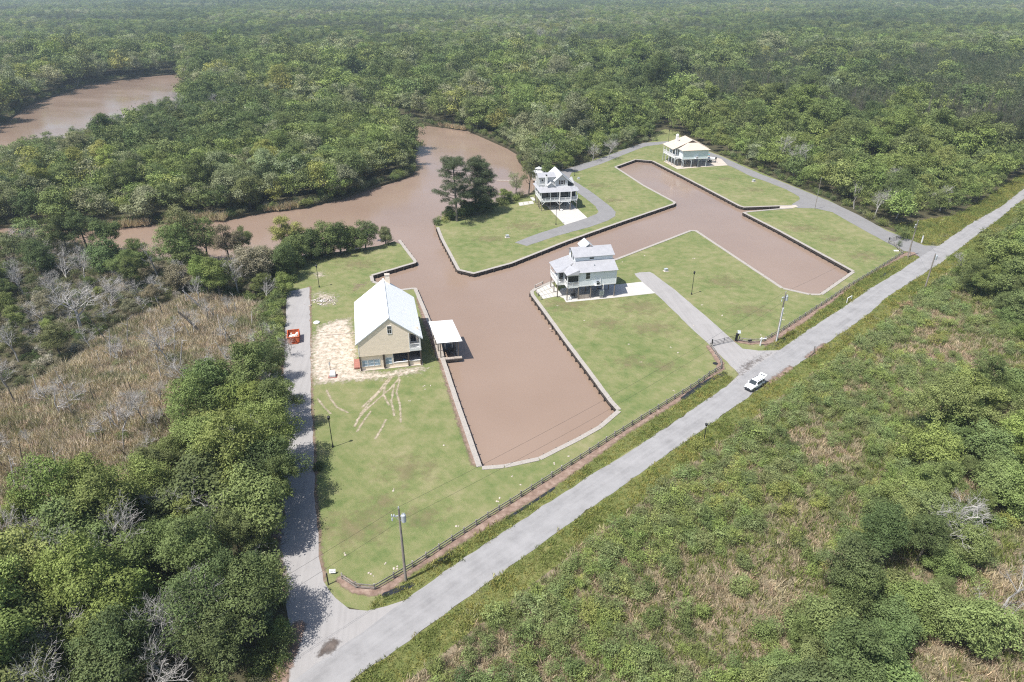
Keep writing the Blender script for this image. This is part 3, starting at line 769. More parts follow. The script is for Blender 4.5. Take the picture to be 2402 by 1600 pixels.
MB().box(.05,12.3,.04,DP-.1,3.36,3.5).build('floor', M['post_wood'], h1)
for x in (.08, 4.84, 9.68, 12.2): MB().box(x-.13,x+.13,-.04,.24,0.121,3.36).build('post', M['dark_wood'], h1)
for y in (5.5, 10, 15): MB().box(12.07,12.33,y-.13,y+.13,0.121,3.36).build('post', M['dark_wood'], h1)
for i, (x0, x1) in enumerate([(.45,1.5),(1.62,2.7),(2.82,3.9)]): window(h1, x0, x1, .95, 2.2, .3, glass=M['blue_film'])
window(h1, 5.12, 6.3, 1.0, 2.3, .3, glass=M['blue_film'])
window(h1, 6.0, 6.72, 7.95, 9.55, .02, bars=2)
MB().box(-.06,.06,-.02,.06,.12,EZ-.1).box(10.0,10.12,-.03,.03,3.4,7.6).box(12.1,12.3,-.02,.2,3.45,6.9).build('corner_board', M['white_paint'], h1)
MB().box(10.05,12.36,-.03,3.0,3.5,4.1).build('porch_deck', M['white_paint'], h1)
railing(h1, (10.2,.06), (12.1,.06), 4.1, .95); railing(h1, (12.2,.2), (12.2,2.9), 4.1, .95)
window(h1, 10.5, 11.6, 4.2, 6.1, 2.9, bars=0)
fy, ry = -.14, DP+.25
sl = (RZ-EZ)/RX; sr = (RZ-6.66)/(W-RX)
Lq = [(RX,fy,RZ),(RX,ry,RZ),(-.48,ry,RZ-(RX+.48)*sl),(-.48,fy,RZ-(RX+.48)*sl)]
Rq = [(RX,fy,RZ),(RX,ry,RZ),(W+.5,ry,RZ-(W+.5-RX)*sr),(W+.5,fy,RZ-(W+.5-RX)*sr)]
roof(h1, 'roof', [Lq, Rq], M['cream_roof'], .1, .55)
MB().bar((RX,fy,RZ+.03),(RX,ry,RZ+.03),.3,.06).build('ridge_cap', M['cream_roof'], h1)
MB().bar((-.48,fy+.02,Lq[3][2]-.18),(RX,fy+.02,RZ-.17),.05,.2).bar((W+.5,fy+.02,Rq[3][2]-.18),(RX,fy+.02,RZ-.17),.05,.2).build('fascia', M['galv'], h1)
ch = MB().box(6.75,7.75,DP-.6,DP+.35,6,12.4).build('chimney', YS, h1)
MB().box(6.68,7.82,DP-.67,DP+.42,12.4,12.5).build('cap', M['tan_pad'], ch)
MB().box(-1.3,-.06,1.0,4.6,.1,.45).box(-1.3,-.06,4.6,5.0,.1,.25).build('brick_step', M['brick'], h1)
t = empty('air_compressor', h1.location+Vector((8.35,3.1,.12)), 0, 'blue machine standing in the open bay of the yellow house', 'machine')
MB().lathe([(.3,.1),(.35,.2),(.35,.9),(.2,1.05)], 10).build('tank', simple('blue_enamel', (.05,.17,.30), .4), t); MB().box(-.4,.4,-.3,.3,0,.1).build('base', M['black_metal'], t)

# ------------------------------------------------------------------ boathouse and the boat on its lift
a, b_ = G(1034.5,840.5), G(1076,836.5)
bh = empty('boathouse', a, math.atan2((b_-a).y, (b_-a).x), 'open boathouse with a white hipped roof over the canal by the yellow house', 'boathouse')
bw = (b_-a).length; BD = 9.0
sk = -.08
for y in (.15, 3.0, 5.9, 8.7):
    for x in (0, bw): MB().tube([(x+sk*y,y,-2.2),(x+sk*y,y,4.0)], .13, 7).build('post', M['post_wood'], bh)
MB().box(.6,bw-.5,BD-.5,BD-.1,-.1,.15).build('back_beam', M['dock_wood'], bh)
for k in range(9):
    x0 = -.25+k*(bw+.9)/9; MB().box(x0+.01,x0+(bw+.9)/9-.01,-.75,.1,-.12,.06).build('deck_board', M['dock_wood'], bh)
MB().box(-.25,bw+.65,-.8,-.72,-.55,-.12).box(bw+.6,bw+.68,-.75,.1,-.55,-.12).build('skirt', M['wall_wood'], bh)
for k in range(6): MB().box(-.9,.75,.13+k*1.45,.13+k*1.45+1.42,-.1,.05).build('deck_board', M['dock_wood'], bh)
MB().box(bw-.25,bw+.15,.12,BD,-.1,.04).build('walkway', M['dock_wood'], bh)
ez, rz_ = 4.0, 5.15; x0, x1, xm, y0, y1 = -.75, bw+.75, bw/2, -.75, BD+.6
X = lambda x, y: x+sk*y
A_, B_, C_, D_ = (X(x0,y0),y0,ez), (X(x1,y0),y0,ez), (X(x1,y1),y1,ez), (X(x0,y1),y1,ez)
R0, R1 = (X(xm,2.4),2.4,rz_), (X(xm,y1-2.6),y1-2.6,rz_)
roof(bh, 'roof', [[R0,R1,D_,A_],[R0,R1,C_,B_],[A_,B_,R0],[C_,D_,R1]], M['cream_roof'], .09, .6)
MB().box(-.1,bw+.1,-.02,.16,3.8,3.98).box(-.1,.12,0,BD,3.78,3.96).box(bw-.12,bw+.1,0,BD,3.78,3.96).build('beam', M['post_wood'], bh)
bt = empty('lift_boat', bh.matrix_basis @ Vector((bw*.53,2.4,-.2)), bh.rotation_euler.z, 'dark boat hanging on the lift under the boathouse roof', 'boat')
def hull(L, B, H, n=9):
    """skiff hull: stern at y=0, bow at y=L"""
    mb = MB(); vs = []
    for i in range(n):
        s = i/(n-1); w = B/2*(1-max(0, (s-.55)/.45)**2.2*.96); k = max(0, (s-.6)/.4)**2*H*.5
        vs += [(-w,s*L,H+k*.5),(-w*.82,s*L,.25*H+k),(0,s*L,k),(w*.82,s*L,.25*H+k),(w,s*L,H+k*.5),(w*.86,s*L,H+k*.5),(0,s*L,.55*H+k*.4),(-w*.86,s*L,H+k*.5)]
    fs = [(i*8+k, i*8+(k+1) % 8, (i+1)*8+(k+1) % 8, (i+1)*8+k) for i in range(n-1) for k in range(8)]
    fs += [tuple(range(8)), tuple(reversed(range((n-1)*8, n*8)))]
    return mb.add(vs, fs)
hull(6.2, 2.3, 1.0).build('hull', M['black_metal'], bt)
MB().box(-.22,.22,-.55,.0,.5,1.5).box(-.08,.08,-.5,-.25,-.35,.5).build('outboard_motor', M['black_metal'], bt)
for x in (-.75,.75): MB().tube([(x,.4,.95),(x,.3,2.3)], .06, 6).build('guide_post', M['white_paint'], bt)
MB().tube([(-.8,.3,2.2),(0,.2,2.05),(.8,.3,2.2)], .05, 6).slab([(-.9,.4,2.35),(.9,.4,2.35),(.8,2.8,2.5),(-.8,2.8,2.5)], .05).build('boat_top', M['galv'], bt)
# ------------------------------------------------------------------ the pale blue stilt house
BS = M['blue_siding']
o = G(1357.6,703)
h2 = empty('blue_house', o, math.radians(12), 'pale blue stilt house with grey metal roofs and a screened corner porch', 'house')
FZ = 3.72
wl = MB()
wl.box(-.25,9.35,0,9.3,FZ,7.35)                                           # main storey
wl.box(-.1,9.3,3.35,9.4,7.0,9.95)                                         # clerestory storey
wl.add([(-.1,3.35,9.94),(-.1,9.4,9.94),(-.1,6.4,11.15)], [(0,1,2),(2,1,0)]).add([(9.3,3.35,9.94),(9.3,9.4,9.94),(9.3,6.4,11.15)], [(0,1,2),(2,1,0)])
wl.build('wall', BS, h2)
MB().box(-.27,9.37,-.02,9.32,FZ-.28,FZ-.001).build('rim_beam', M['white_paint'], h2)
for x in (-.25, 9.35): MB().box(x-.07,x+.07,-.04,.1,FZ,7.2).build('corner_board', M['white_paint'], h2)
window(h2, 1.55, 2.55, 5.35, 6.95, 0, glass=M['dark_glass'])
MB().box(3.35,4.45,3.28,3.36,9.15,9.5).build('vent', M['dark_glass'], h2)
for yy in (5.2, 6.6): MB().box(-.18,-.09,yy,yy+.8,8.5,10.1).build('window', M['dark_glass'], h2)
roof(h2, 'lower_roof', [[(-.45,3.4,8.85),(9.65,3.4,8.85),(9.65,-.45,7.22),(-.45,-.45,7.22)]], M['grey_roof'], .1, .5)
roof(h2, 'upper_roof', [[(-.75,6.4,11.4),(9.75,6.4,11.4),(9.75,2.95,9.92),(-.75,2.95,9.92)],[(-.75,6.4,11.4),(9.75,6.4,11.4),(9.75,9.85,9.92),(-.75,9.85,9.92)]], M['grey_roof'], .1, .5)
roof(h2, 'dormer_roof', [[(4.0,6.0,12.15),(4.0,10.4,12.15),(2.3,10.4,10.75),(2.3,6.0,10.75)],[(4.0,6.0,12.15),(4.0,10.4,12.15),(5.7,10.4,10.75),(5.7,6.0,10.75)]], M['pale_roof'], .1, .5)
MB().add([(2.5,10.1,9.4),(5.5,10.1,9.4),(5.5,10.1,10.85),(4,10.1,12.0),(2.5,10.1,10.85)], [(0,1,2,3,4),(4,3,2,1,0)]).add([(2.5,6.4,10.0),(2.5,10.1,10.0),(2.5,10.1,10.85),(2.5,6.4,10.85)], [(0,1,2,3),(3,2,1,0)]).build('dormer_wall', BS, h2)
MB().lathe([(.09,8.1),(.09,8.62),(.13,8.63),(.1,8.72)], 8, (4.0,1.5,-.15)).build('roof_vent', M['galv'], h2)
# porch on the canal side
pd = [(-.26,.05),(-3.05,.05),(-3.05,2.45),(-4.9,2.45),(-4.9,9.0),(-.26,9.0)]
MB().prism(pd, FZ-.5, FZ+.12).build('porch_deck', M['white_paint'], h2)
for a, b_ in zip(pd[:-2], pd[1:-1]): railing(h2, a, b_, FZ+.12, .95)
railing(h2, pd[4], pd[5], FZ+.12, .95)
for (x, y) in pd[:-1]+[(-4.9,5.7)]: MB().box(x-.09,x+.09,y-.09,y+.09,FZ+.12,6.75).build('porch_post', M['white_paint'], h2)
MB().box(-2.95,-.35,.12,.16,FZ+1.1,6.35).box(-3.0,-2.96,.15,2.4,FZ+1.1,6.35).build('screen', M['screen'], h2)
MB().box(-4.7,-.3,3.4,3.45,FZ+.12,6.7).build('porch_back_wall', M['blue_siding'], h2)
MB().box(-4.2,-3.3,3.36,3.39,FZ+.2,6.1).box(-2.4,-1.4,3.36,3.39,FZ+.2,6.1).build('porch_door', M['dark_glass'], h2)
MB().box(-4.86,-4.8,2.6,8.9,6.2,6.7).box(-3.0,-.3,.1,.14,6.35,6.7).build('header', M['white_paint'], h2)
eA, eB, eC, eD, eE = (-.26,-.4,6.75), (-3.45,-.4,6.75), (-3.45,2.0,6.75), (-5.35,2.0,6.75), (-5.35,9.3,6.75)
roof(h2, 'porch_roof', [[(-.26,-.2,7.9),(-1.5,2.6,7.95),eB,(-.26,-.4,6.8)],[(-1.5,2.6,7.95),(-1.6,3.6,7.95),eC,eB],[(-.26,4.2,8.3),(-.26,9.3,8.3),eE,(-5.35,4.4,6.75)],[(-.26,4.2,8.3),(-1.6,3.6,7.95),eC,eD],[(-.26,4.2,8.3),eD,(-5.35,4.4,6.75)],[(-.26,-.2,7.9),(-.26,4.2,8.3),(-1.5,2.6,7.95)]], M['grey_roof'], .1, .5)
for x, y in [(-.1,.18),(3.05,.18),(6.1,.18),(9.15,.18),(-3.0,.15),(-4.8,2.55),(-4.85,5.6),(-4.8,8.85),(0,4.2),(3.0,4.2),(6.1,4.2),(9.1,4.2),(0,8.9),(3,8.9),(6.1,8.9),(9.1,8.9)]:
    MB().tube([(x,y,-.1),(x,y,FZ-.3)], .14, 8).build('stilt', M['post_wood'], h2)
for x in (0.3, 3.2): MB().bar((x,4.2,.3),(x+2.4,4.2,3.3),.05,.12).build('cross_brace', M['post_wood'], h2)
MB().box(-.05,9.25,.1,9.2,FZ-.34,FZ-.285).build('underfloor', M['post_wood'], h2)
st = MB()
for k in range(12): st.box(6.4,7.6,5.2+k*.28,5.2+k*.28+.27,.28*k+.1,.28*k+.16)
st.build('stairs', M['dark_wood'], h2)
sh = MB().box(3.7,5.2,-1.0,-.02,FZ+.05,FZ+.16).bar((3.8,-.9,FZ+.05),(3.8,-.03,FZ-.3),.06,.06).bar((5.1,-.9,FZ+.05),(5.1,-.03,FZ-.3),.06,.06).build('equipment_shelf', M['white_paint'], h2)
t = tag(MB().box(4.05,4.9,-.88,-.15,FZ+.165,FZ+.95).mat(1).box(4.12,4.83,-.892,-.881,FZ+.25,FZ+.85).box(4.12,4.83,-.8,-.22,FZ+.951,FZ+.958).build('air_conditioner', [M['galv'], M['black_metal']], None, h2.location, (0,0,math.radians(12))), 'grey air conditioner on the wall shelf of the pale blue house', 'air conditioner')
MB().bar((5.35,-.06,FZ+.2),(5.35,-.06,FZ+1.6),.1,.1).build('line_cover', M['white_paint'], h2)
R2 = Matrix.Translation(h2.location) @ Matrix.Rotation(math.radians(12), 4, 'Z')
def near2(x, y, z=0): return R2 @ Vector((x, y, z))
t = empty('utility_cabinet', near2(5.75,-.1,.034), math.radians(12), 'pale metal utility cabinet on a dark plinth under the blue house', 'cabinet')
MB().box(-.55,.55,-.3,.3,.75,2.05).build('housing', M['galv'], t); MB().box(-.4,.4,-.25,.25,0,.75).build('plinth', M['plain_grey'], t)
MB().box(-.02,.02,-.31,-.29,.8,2.0).box(.1,.16,-.33,-.3,1.3,1.5).build('door_seam', M['black_metal'], t); MB().tube([(.35,0,2.05),(.35,0,3.5)], .09, 7).build('riser_pipe', M['white_paint'], t)
t = empty('timber_bin', near2(1.45,.3,.034), math.radians(12), 'low brown timber enclosure between two front stilts of the blue house', 'timber enclosure')
for k in range(4): piece('board', M['dock_wood'], t, (-1.35,-.1,.15+.27*k), (1.35,-.1,.15+.27*k), .04, .255)
for x in (-1.3,1.3): piece('post', M['post_wood'], t, (x,0,0), (x,0,1.15), .1, .1)
for y in (.0,): piece('board', M['dock_wood'], t, (-1.33,.02,.5), (-1.33,1.4,.5), .04, .9)
t = empty('barbecue', near2(-1.4,.9,.034), .3, 'dark kettle barbecue on the slab under the porch', 'barbecue')
MB().lathe([(.1,.75),(.38,.9),(.42,1.05),(.3,1.3),(.08,1.38)], 12).build('kettle', M['black_metal'], t)
for k in range(3): MB().bar((.12*math.cos(k*2.1),.12*math.sin(k*2.1),.8),(.4*math.cos(k*2.1),.4*math.sin(k*2.1),0),.04,.04).build('leg', M['galv'], t)
t = empty('garden_chair', near2(-.9,1.6,.034), -.6, 'dark garden chair in the shade under the blue house', 'chair')
MB().box(-.3,.3,-.3,.3,.4,.48).build('seat', M['black_metal'], t); MB().slab([(-.3,.28,.45),(.3,.28,.45),(.3,.5,1.05),(-.3,.5,1.05)], .05).build('backrest', M['black_metal'], t)
for x in (-.27,.27):
    for y in (-.27,.27): MB().bar((x,y,0),(x,y,.42),.04,.04).build('leg', M['black_metal'], t)
tag(MB().lathe([(.22,0),(.3,.1),(.32,.4),(.25,.62),(.1,.7)], 12).build('water_drum', M['white_paint'], None, near2(-2.05,.55,.034)), 'white rounded drum on the slab at the porch corner of the blue house', 'drum')
# patio of big square pavers with grass joints
pq = [G(1257,680.5), G(1294,663), G(1320,693), G(1274,702)]
pt = empty('paver_patio', pq[0], 0, 'patio of large pale pavers with grass joints at the canal corner', 'patio')
def bil(s, t_): return pq[0].lerp(pq[1], s).lerp(pq[3].lerp(pq[2], s), t_)-pq[0]
for i in range(5):
    for j in range(3):
        q = [bil((i+.03)/5,(j+.03)/3), bil((i+.95)/5,(j+.03)/3), bil((i+.95)/5,(j+.97)/3), bil((i+.03)/5,(j+.97)/3)]
        MB().slab([(p.x,p.y,.07) for p in q], .08).build('paver', M['pad'], pt)
for pa, pb_, lb in [((1255,676),(1273,667),'low grey timber bench rail at the canal corner of the patio'),((1258,688),(1262,695),'short grey mooring rail on the bulkhead beside the patio')]:
    a, b_ = G(*pa), G(*pb_); v = b_-a; L = v.length
    t = empty('bench_rail', a, math.atan2(v.y, v.x), lb, 'bench rail')
    for x in (0, L): MB().box(x-.1,x+.1,-.1,.1,0.1,.95).build('post', M['grey_wood'], t)
    MB().box(0,L,-.16,.16,.72,.8).build('top_board', M['grey_wood'], t)
tag(MB().box(-.12,.12,-.12,.12,.05,.85).box(-.16,.16,-.16,.16,.85,.9).build('mooring_post', M['grey_wood'], None, G(1269,703)), 'single grey mooring post at the lawn end of the patio', 'post')

# ------------------------------------------------------------------ the grey stilt house on the peninsula
GS = M['grey_siding']
h3 = empty('grey_house', G(1271.2,495.3), math.radians(10), 'grey stilt house with stacked gables and a white railed front porch', 'house')
F3 = 3.35
MB().box(.2,12.2,2.6,13.5,F3,6.9).add([(12.2,2.6,6.9),(12.2,13.5,6.9),(12.2,8,9.4)], [(0,1,2)]).build('wall', GS, h3)
MB().box(5.25,9.35,3.2,9,6.8,9.75).add([(5.25,3.2,9.75),(9.35,3.2,9.75),(7.4,3.2,11.35)], [(0,1,2)]).build('gable_wall', GS, h3)
MB().box(-.1,5.4,4.6,9.5,6.6,10.4).build('wing_wall', GS, h3)
for x in (5.2, 9.36): MB().box(x-.08,x+.08,3.12,3.24,7,9.8).build('corner_board', M['white_paint'], h3)
MB().box(5.0,9.6,3.05,3.18,7.25,7.5).build('band_board', M['white_paint'], h3)
window(h3, 6.95, 7.95, 8.0, 9.4, 3.2, bars=2, shutters=M['dark_wood'])
window(h3, .65, 1.25, 8.9, 9.7, 4.6, bars=0)
MB().box(-.12,5.2,4.55,4.62,7.6,7.9).box(-.14,.0,4.5,4.62,7.6,10.4).build('wing_trim', M['white_paint'], h3)
ch = MB().box(1.75,2.5,3.4,4.2,6.5,11.0).build('chimney', M['white_paint'], h3)
MB().box(1.85,2.4,3.5,4.1,11.0,11.4).build('flue', M['dark_glass'], ch)
ap = 11.55
roof(h3, 'main_roof', [[(7.4,2.6,ap),(7.4,14,ap),(4.6,14,9.2),(4.6,2.6,9.2)],[(7.4,2.6,ap),(7.4,14,ap),(12.9,14,6.95),(12.9,6.3,6.95)],[(7.4,2.6,ap),(12.9,6.3,6.95),(10.0,2.6,9.2)]], M['pale_roof'], .12, .6)
roof(h3, 'wing_roof', [[(-.5,7.2,11.3),(5.6,7.2,11.3),(5.6,4.2,10.35),(-.5,4.2,10.35)],[(-.5,7.2,11.3),(5.6,7.2,11.3),(5.6,10.2,10.35),(-.5,10.2,10.35)]], M['grey_roof'], .12, .6)
roof(h3, 'dormer_roof', [[(3.6,2.4,8.95),(3.6,5.4,8.95),(2.2,5.4,7.9),(2.2,2.4,7.9)],[(3.6,2.4,8.95),(3.6,5.4,8.95),(5.3,5.4,7.6),(5.3,2.4,7.6)]], M['pale_roof'], .12, .6)
MB().add([(2.4,2.9,7.2),(5.1,2.9,7.2),(5.1,2.9,7.7),(3.6,2.9,8.85),(2.4,2.9,7.95)], [(0,1,2,3,4)]).box(2.4,5.1,2.92,4.6,6.7,7.6).build('dormer_wall', GS, h3)
roof(h3, 'porch_roof', [[(.6,3.2,7.35),(10.2,3.2,7.35),(10.1,-.5,6.45),(-.9,-.5,6.45)],[(.6,3.2,7.35),(.6,11,7.35),(-.9,11.6,6.45),(-.9,-.5,6.45)],[(10.2,3.2,7.35),(12.9,3.4,6.9),(12.9,.2,6.45),(10.1,-.5,6.45)]], M['grey_roof'], .1, .6)
pd = [(-.3,9.5),(-.3,.05),(5.9,.05),(5.95,-.65),(9.85,-.65),(9.9,.3),(12.3,.3),(12.3,2.6)]
MB().prism(pd+[(.3,2.6),(.3,9.5)], F3-.35, F3+.15).build('porch_deck', M['white_paint'], h3)
for a, b_ in zip(pd[:-1], pd[1:]):
    if math.dist(a, b_) > 1.2: railing(h3, a, b_, F3+.15, 1.0, post=1.6)
for x, y in pd[1:]+[(2.9,.05),(-.3,3),(-.3,6.2)]: MB().box(x-.11,x+.11,y-.11,y+.11,F3+.15,6.5).build('porch_post', M['white_paint'], h3)
MB().box(.4,2.8,2.5,2.58,F3+.2,6.2).box(3.1,5.7,2.5,2.58,F3+.2,6.2).box(6.1,9.7,2.5,2.58,F3+.2,6.2).box(10.1,12.1,2.5,2.58,F3+.2,6.2).build('porch_glazing', M['dark_glass'], h3)
for x, y in [(-.1,.1),(3.0,.6),(6.0,-.5),(9.7,-.5),(12.2,.4),(-.2,2.8),(-.2,5),(-.2,7.4),(3,5),(6,5),(9.6,5),(12.1,5),(3,9),(6,9),(9.6,9),(12.1,9),(-.2,10),(12.1,13)]:
    MB().tube([(x,y,-.1),(x,y,F3-.34)], .15, 7).build('stilt', M['post_wood'], h3)
for x, y, s in [(-.1,.1,1),(6.0,-.5,1),(9.7,-.5,-1),(12.2,.4,-1),(6.0,-.5,-1)]:
    MB().bar((x,y-.02,F3-1.35),(x+s*1.0,y-.02,F3-.36),.14,.14).build('knee_brace', M['white_paint'], h3)
MB().box(3.4,9.0,6,9.5,.04,F3-.3).build('storage_room', M['dark_wood'], h3)
for px in ([(1216,476),(1226,474.5),(1229,482),(1219,483.5)],[(1227,474.3),(1238,473),(1241,480),(1230,481.7)],[(1239,472.8),(1249,471.5),(1253,478),(1242,479.8)],[(1243,464),(1251,463),(1258,470.5),(1250,471.3)]):
    P_ = [G(*p) for p in px]; c = sum(P_, Vector())/4
    o = MB().slab([(p.x-c.x,p.y-c.y,.09) for p in P_], .1).build('paving_slab', M['pad'], None, c)
    tag(o, 'pale concrete paving slab on the grass beside the grey house', 'paving slab', 'paving slabs beside the grey house')
tag(MB().lathe([(.25,0),(.5,.12),(.45,.35),(.15,.5)], 9).build('white_bag', M['white_paint'], None, G(1317,494)+Vector((0,0,.03))), 'white bundle at the foot of a stilt of the grey house', 'bundle')
# pavilion behind it
t = empty('pavilion', G(1264,421), 0, 'small white two tier pavilion roof among trees behind the grey house', 'pavilion')
for k in range(6): MB().box(2.4*math.cos(k*1.047)-.12,2.4*math.cos(k*1.047)+.12,2.4*math.sin(k*1.047)-.12,2.4*math.sin(k*1.047)+.12,0,3.2).build('post', M['white_paint'], t)
MB().lathe([(2.9,3.1),(2.95,3.2),(1.6,3.9),(1.55,3.85)], 6).build('lower_roof', M['pale_roof'], t)
MB().lathe([(1.2,3.75),(1.2,4.35)], 6).build('lantern_wall', M['tint_glass'], t)
MB().lathe([(1.7,4.3),(1.75,4.38),(.2,5.0),(.05,5.15)], 6).build('upper_roof', M['pale_roof'], t)
MB().lathe([(2.9,-.05),(2.9,.3)], 6).build('floor', M['dock_wood'], t)

# ------------------------------------------------------------------ the aqua stilt house with the tan roof
h4 = empty('aqua_house', G(1599.7,393.5), math.radians(10), 'aqua stilt house with a broad tan hipped roof and white chimney', 'house')
AS = M['aqua_siding']; F4 = 3.6
MB().box(-.2,10.9,0,14,F4,7.15).build('wall', AS, h4)
MB().box(-.25,10.95,-.05,14,F4-.25,F4-.002).build('rim_beam', M['white_paint'], h4)
for x in (-.2, 10.9): MB().box(x-.09,x+.09,-.05,.1,F4,7.1).build('corner_board', M['white_paint'], h4)
rg0, rg1 = (5.4,4.6,10.2), (5.6,13.2,10.4)
gz = 9.15
roof(h4, 'roof', [[(3.4,4.4,gz),(7.5,4.4,gz),(11.6,-.6,7.1),(-.9,-.6,7.1)],
    [rg0,rg1,(-3.4,15.2,6.75),(-3.2,4.0,6.75)],[(3.4,4.4,gz),rg0,(-3.2,4.0,6.75)],[(3.4,4.4,gz),(-.9,3.8,7.1),(-.9,-.6,7.1)],
    [rg0,rg1,(13.2,15,6.9),(12.6,3.6,6.9)],[(7.5,4.4,gz),rg0,(12.6,3.6,6.9)],[(7.5,4.4,gz),(11.6,3.6,7.1),(11.6,-.6,7.1)],
    [rg1,(13.2,15,6.9),(11,18.5,6.8),(0,18.5,6.8),(-3.4,15.2,6.75)]], M['tan_roof'], .1, .6)
MB().add([(3.5,4.5,gz),(7.4,4.5,gz),(5.42,4.5,10.05)], [(0,1,2)]).build('gablet', M['dark_wood'], h4)
ch = MB().box(.5,1.5,10,11,6.8,11.0).build('chimney', M['white_paint'], h4)
MB().lathe([(.62,0),(.66,.2),(.5,.55),(.2,.75)], 10, (1,10.5,11.0)).build('rounded_cap', M['white_paint'], ch)
MB().box(.7,1.3,9.98,10.0,11.1,11.45).build('flue_mouth', M['dark_glass'], ch)
pd = [(-.2,2.6),(-2.5,2.6),(-3.1,14.0),(-.2,14.0)]
MB().prism(pd, F4-.35, F4+.12).build('porch_deck', M['white_paint'], h4)
for a, b_ in zip(pd[:-1], pd[1:]): railing(h4, a, b_, F4+.12, 1.05)
for k in range(5):
    x, y = -2.5-.15*k, 2.6+2.85*k; MB().box(x-.1,x+.1,y-.1,y+.1,F4+.12,6.75).build('porch_post', M['white_paint'], h4)
MB().box(-.26,-.21,4,5.2,F4+.3,6.3).box(-.26,-.21,6.5,7.6,F4+.3,6.3).box(-.26,-.21,9,11,F4+.3,6.3).build('porch_glazing', M['dark_glass'], h4)
pl = [(-.1,.2),(.5,.25),(4.0,.2),(7.0,.2),(10.6,.3)]+[(-2.5-.15*k,2.7+2.85*k) for k in range(5)]+[(-.1,5),(3.6,5),(7,5),(10.6,5),(-.1,9.5),(3.6,9.5),(7,9.5),(10.6,9.5),(-.1,13.8),(5,13.8),(10.6,13.8)]
for x, y in pl: MB().tube([(x,y,-.1),(x,y,F4-.25)], .16, 7).build('stilt', M['galv'], h4)
for x, y, s in [(-.1,.16,1),(4.0,.16,-1),(7.0,.16,1),(-2.5,2.65,1),(-.1,.16,-.6)]+[(-2.65-.15*k,5.5+2.85*k,.6) for k in range(3)]:
    MB().bar((x,y-.02,F4-1.2),(x+s*.95,y-.02,F4-.27),.14,.14).build('knee_brace', M['white_paint'], h4)
MB().box(5.0,6.7,-1.0,-.06,F4+.05,F4+.16).build('equipment_shelf', M['white_paint'], h4)
tag(MB().box(5.4,6.3,-.9,-.2,F4+.17,F4+1.0).mat(1).box(5.45,6.25,-.912,-.901,F4+.25,F4+.92).build('air_conditioner', [M['galv'], M['plain_grey']], None, h4.location, (0,0,math.radians(10))), 'grey air conditioner on the wall shelf of the aqua house', 'air conditioner')
tag(MB().box(-.3,.3,-.25,.25,0,1.2).box(-.34,.34,-.3,.3,1.2,1.26).build('wheeled_bin', M['black_metal'], None, G(1635,391.5)+Vector((0,.3,.034))), 'dark bin beside a front stilt of the aqua house', 'bin')
# boat on its trailer on the forecourt
t = empty('trailer_boat', G(1676,381)+Vector((0,0,.05)), math.radians(70), 'white motorboat with a blue canopy parked on a trailer beside the aqua house', 'boat')
k_ = hull(7.2, 2.4, 1.1); k_.v = [(x, y, z+.75) for x, y, z in k_.v]; k_.build('hull', M['white_paint'], t)
MB().slab([(-.9,2.4,3.1),(.9,2.4,3.1),(.9,4.4,3.15),(-.9,4.4,3.15)], .08).build('canopy', M['teal'], t)
for x in (-.8,.8):
    for y in (2.5,4.3): MB().tube([(x,y,1.6),(x,y,3.05)], .035, 5).build('canopy_pole', M['galv'], t)
MB().box(-.25,.25,-.7,-.02,1.3,2.2).box(-.08,.08,-.55,-.3,.35,1.3).build('outboard_motor', M['black_metal'], t)
MB().box(-.9,-.8,.3,6.6,.5,.62).box(.8,.9,.3,6.6,.5,.62).bar((-.85,6.5,.56),(0,8.6,.5),.09,.1).bar((.85,6.5,.56),(0,8.6,.5),.09,.1).box(-1.1,1.1,1.8,1.95,.35,.5).build('trailer_frame', M['galv'], t)
for x in (-1.15,1.15):
    for y in (1.5,2.3):
        w_ = MB(); w_.tube([(x-.1,y,.36),(x+.1,y,.36)], .36, 12); w_.build('wheel', M['tyre'], t)

# ------------------------------------------------------------------ dumpster
a, b_ = G(675.5,809.5), G(700.5,806.5); v = b_-a
du = empty('dumpster', a+Vector((0,0,.025)), math.atan2(v.y, v.x)-.02, 'orange open topped dumpster full of rubbish on the side road', 'dumpster')
L, Dp, Hh = 2.45, 4.0, 1.55
MB().box(0,L,.25,Dp,.2,.3).build('floor', M['orange_dark'], du)
for nm, bx in (('side_wall',(0,.07,.3,Dp)),('side_wall',(L-.07,L,.3,Dp)),('front_wall',(.071,L-.071,.25,.32)),('back_wall',(.071,L-.071,Dp-.07,Dp))):
    MB().box(*bx, .3, Hh).build(nm, M['orange_steel'], du)
rm = MB().box(-.05,L+.05,.2,.36,Hh,Hh+.1).box(-.05,L+.05,Dp-.1,Dp+.04,Hh,Hh+.1).box(-.05,.1,.36,Dp-.1,Hh,Hh+.1).box(L-.1,L+.05,.36,Dp-.1,Hh,Hh+.1).build('rim', M['orange_steel'], du)
for k in range(5): MB().box(-.07,-.002,.5+k*.78,.6+k*.78,.2,Hh).box(L+.002,L+.07,.5+k*.78,.6+k*.78,.2,Hh).build('rib', M['orange_steel'], du)
MB().bar((.65,.14,.1),(1.1,.14,Hh),.12,.12).bar((1.8,.14,.1),(1.35,.14,Hh),.12,.12).build('hoist_frame', M['orange_dark'], du)
MB().box(.3,L-.3,-.05,.2,.05,.2).build('skid', M['orange_dark'], du)
for x in (.3, L-.3):
    for y in (.4, Dp-.4): MB().tube([(x-.08,y,.12),(x+.08,y,.12)], .12, 9).build('wheel', M['black_metal'], du)
rb = MB(); r_ = random.Random(3)
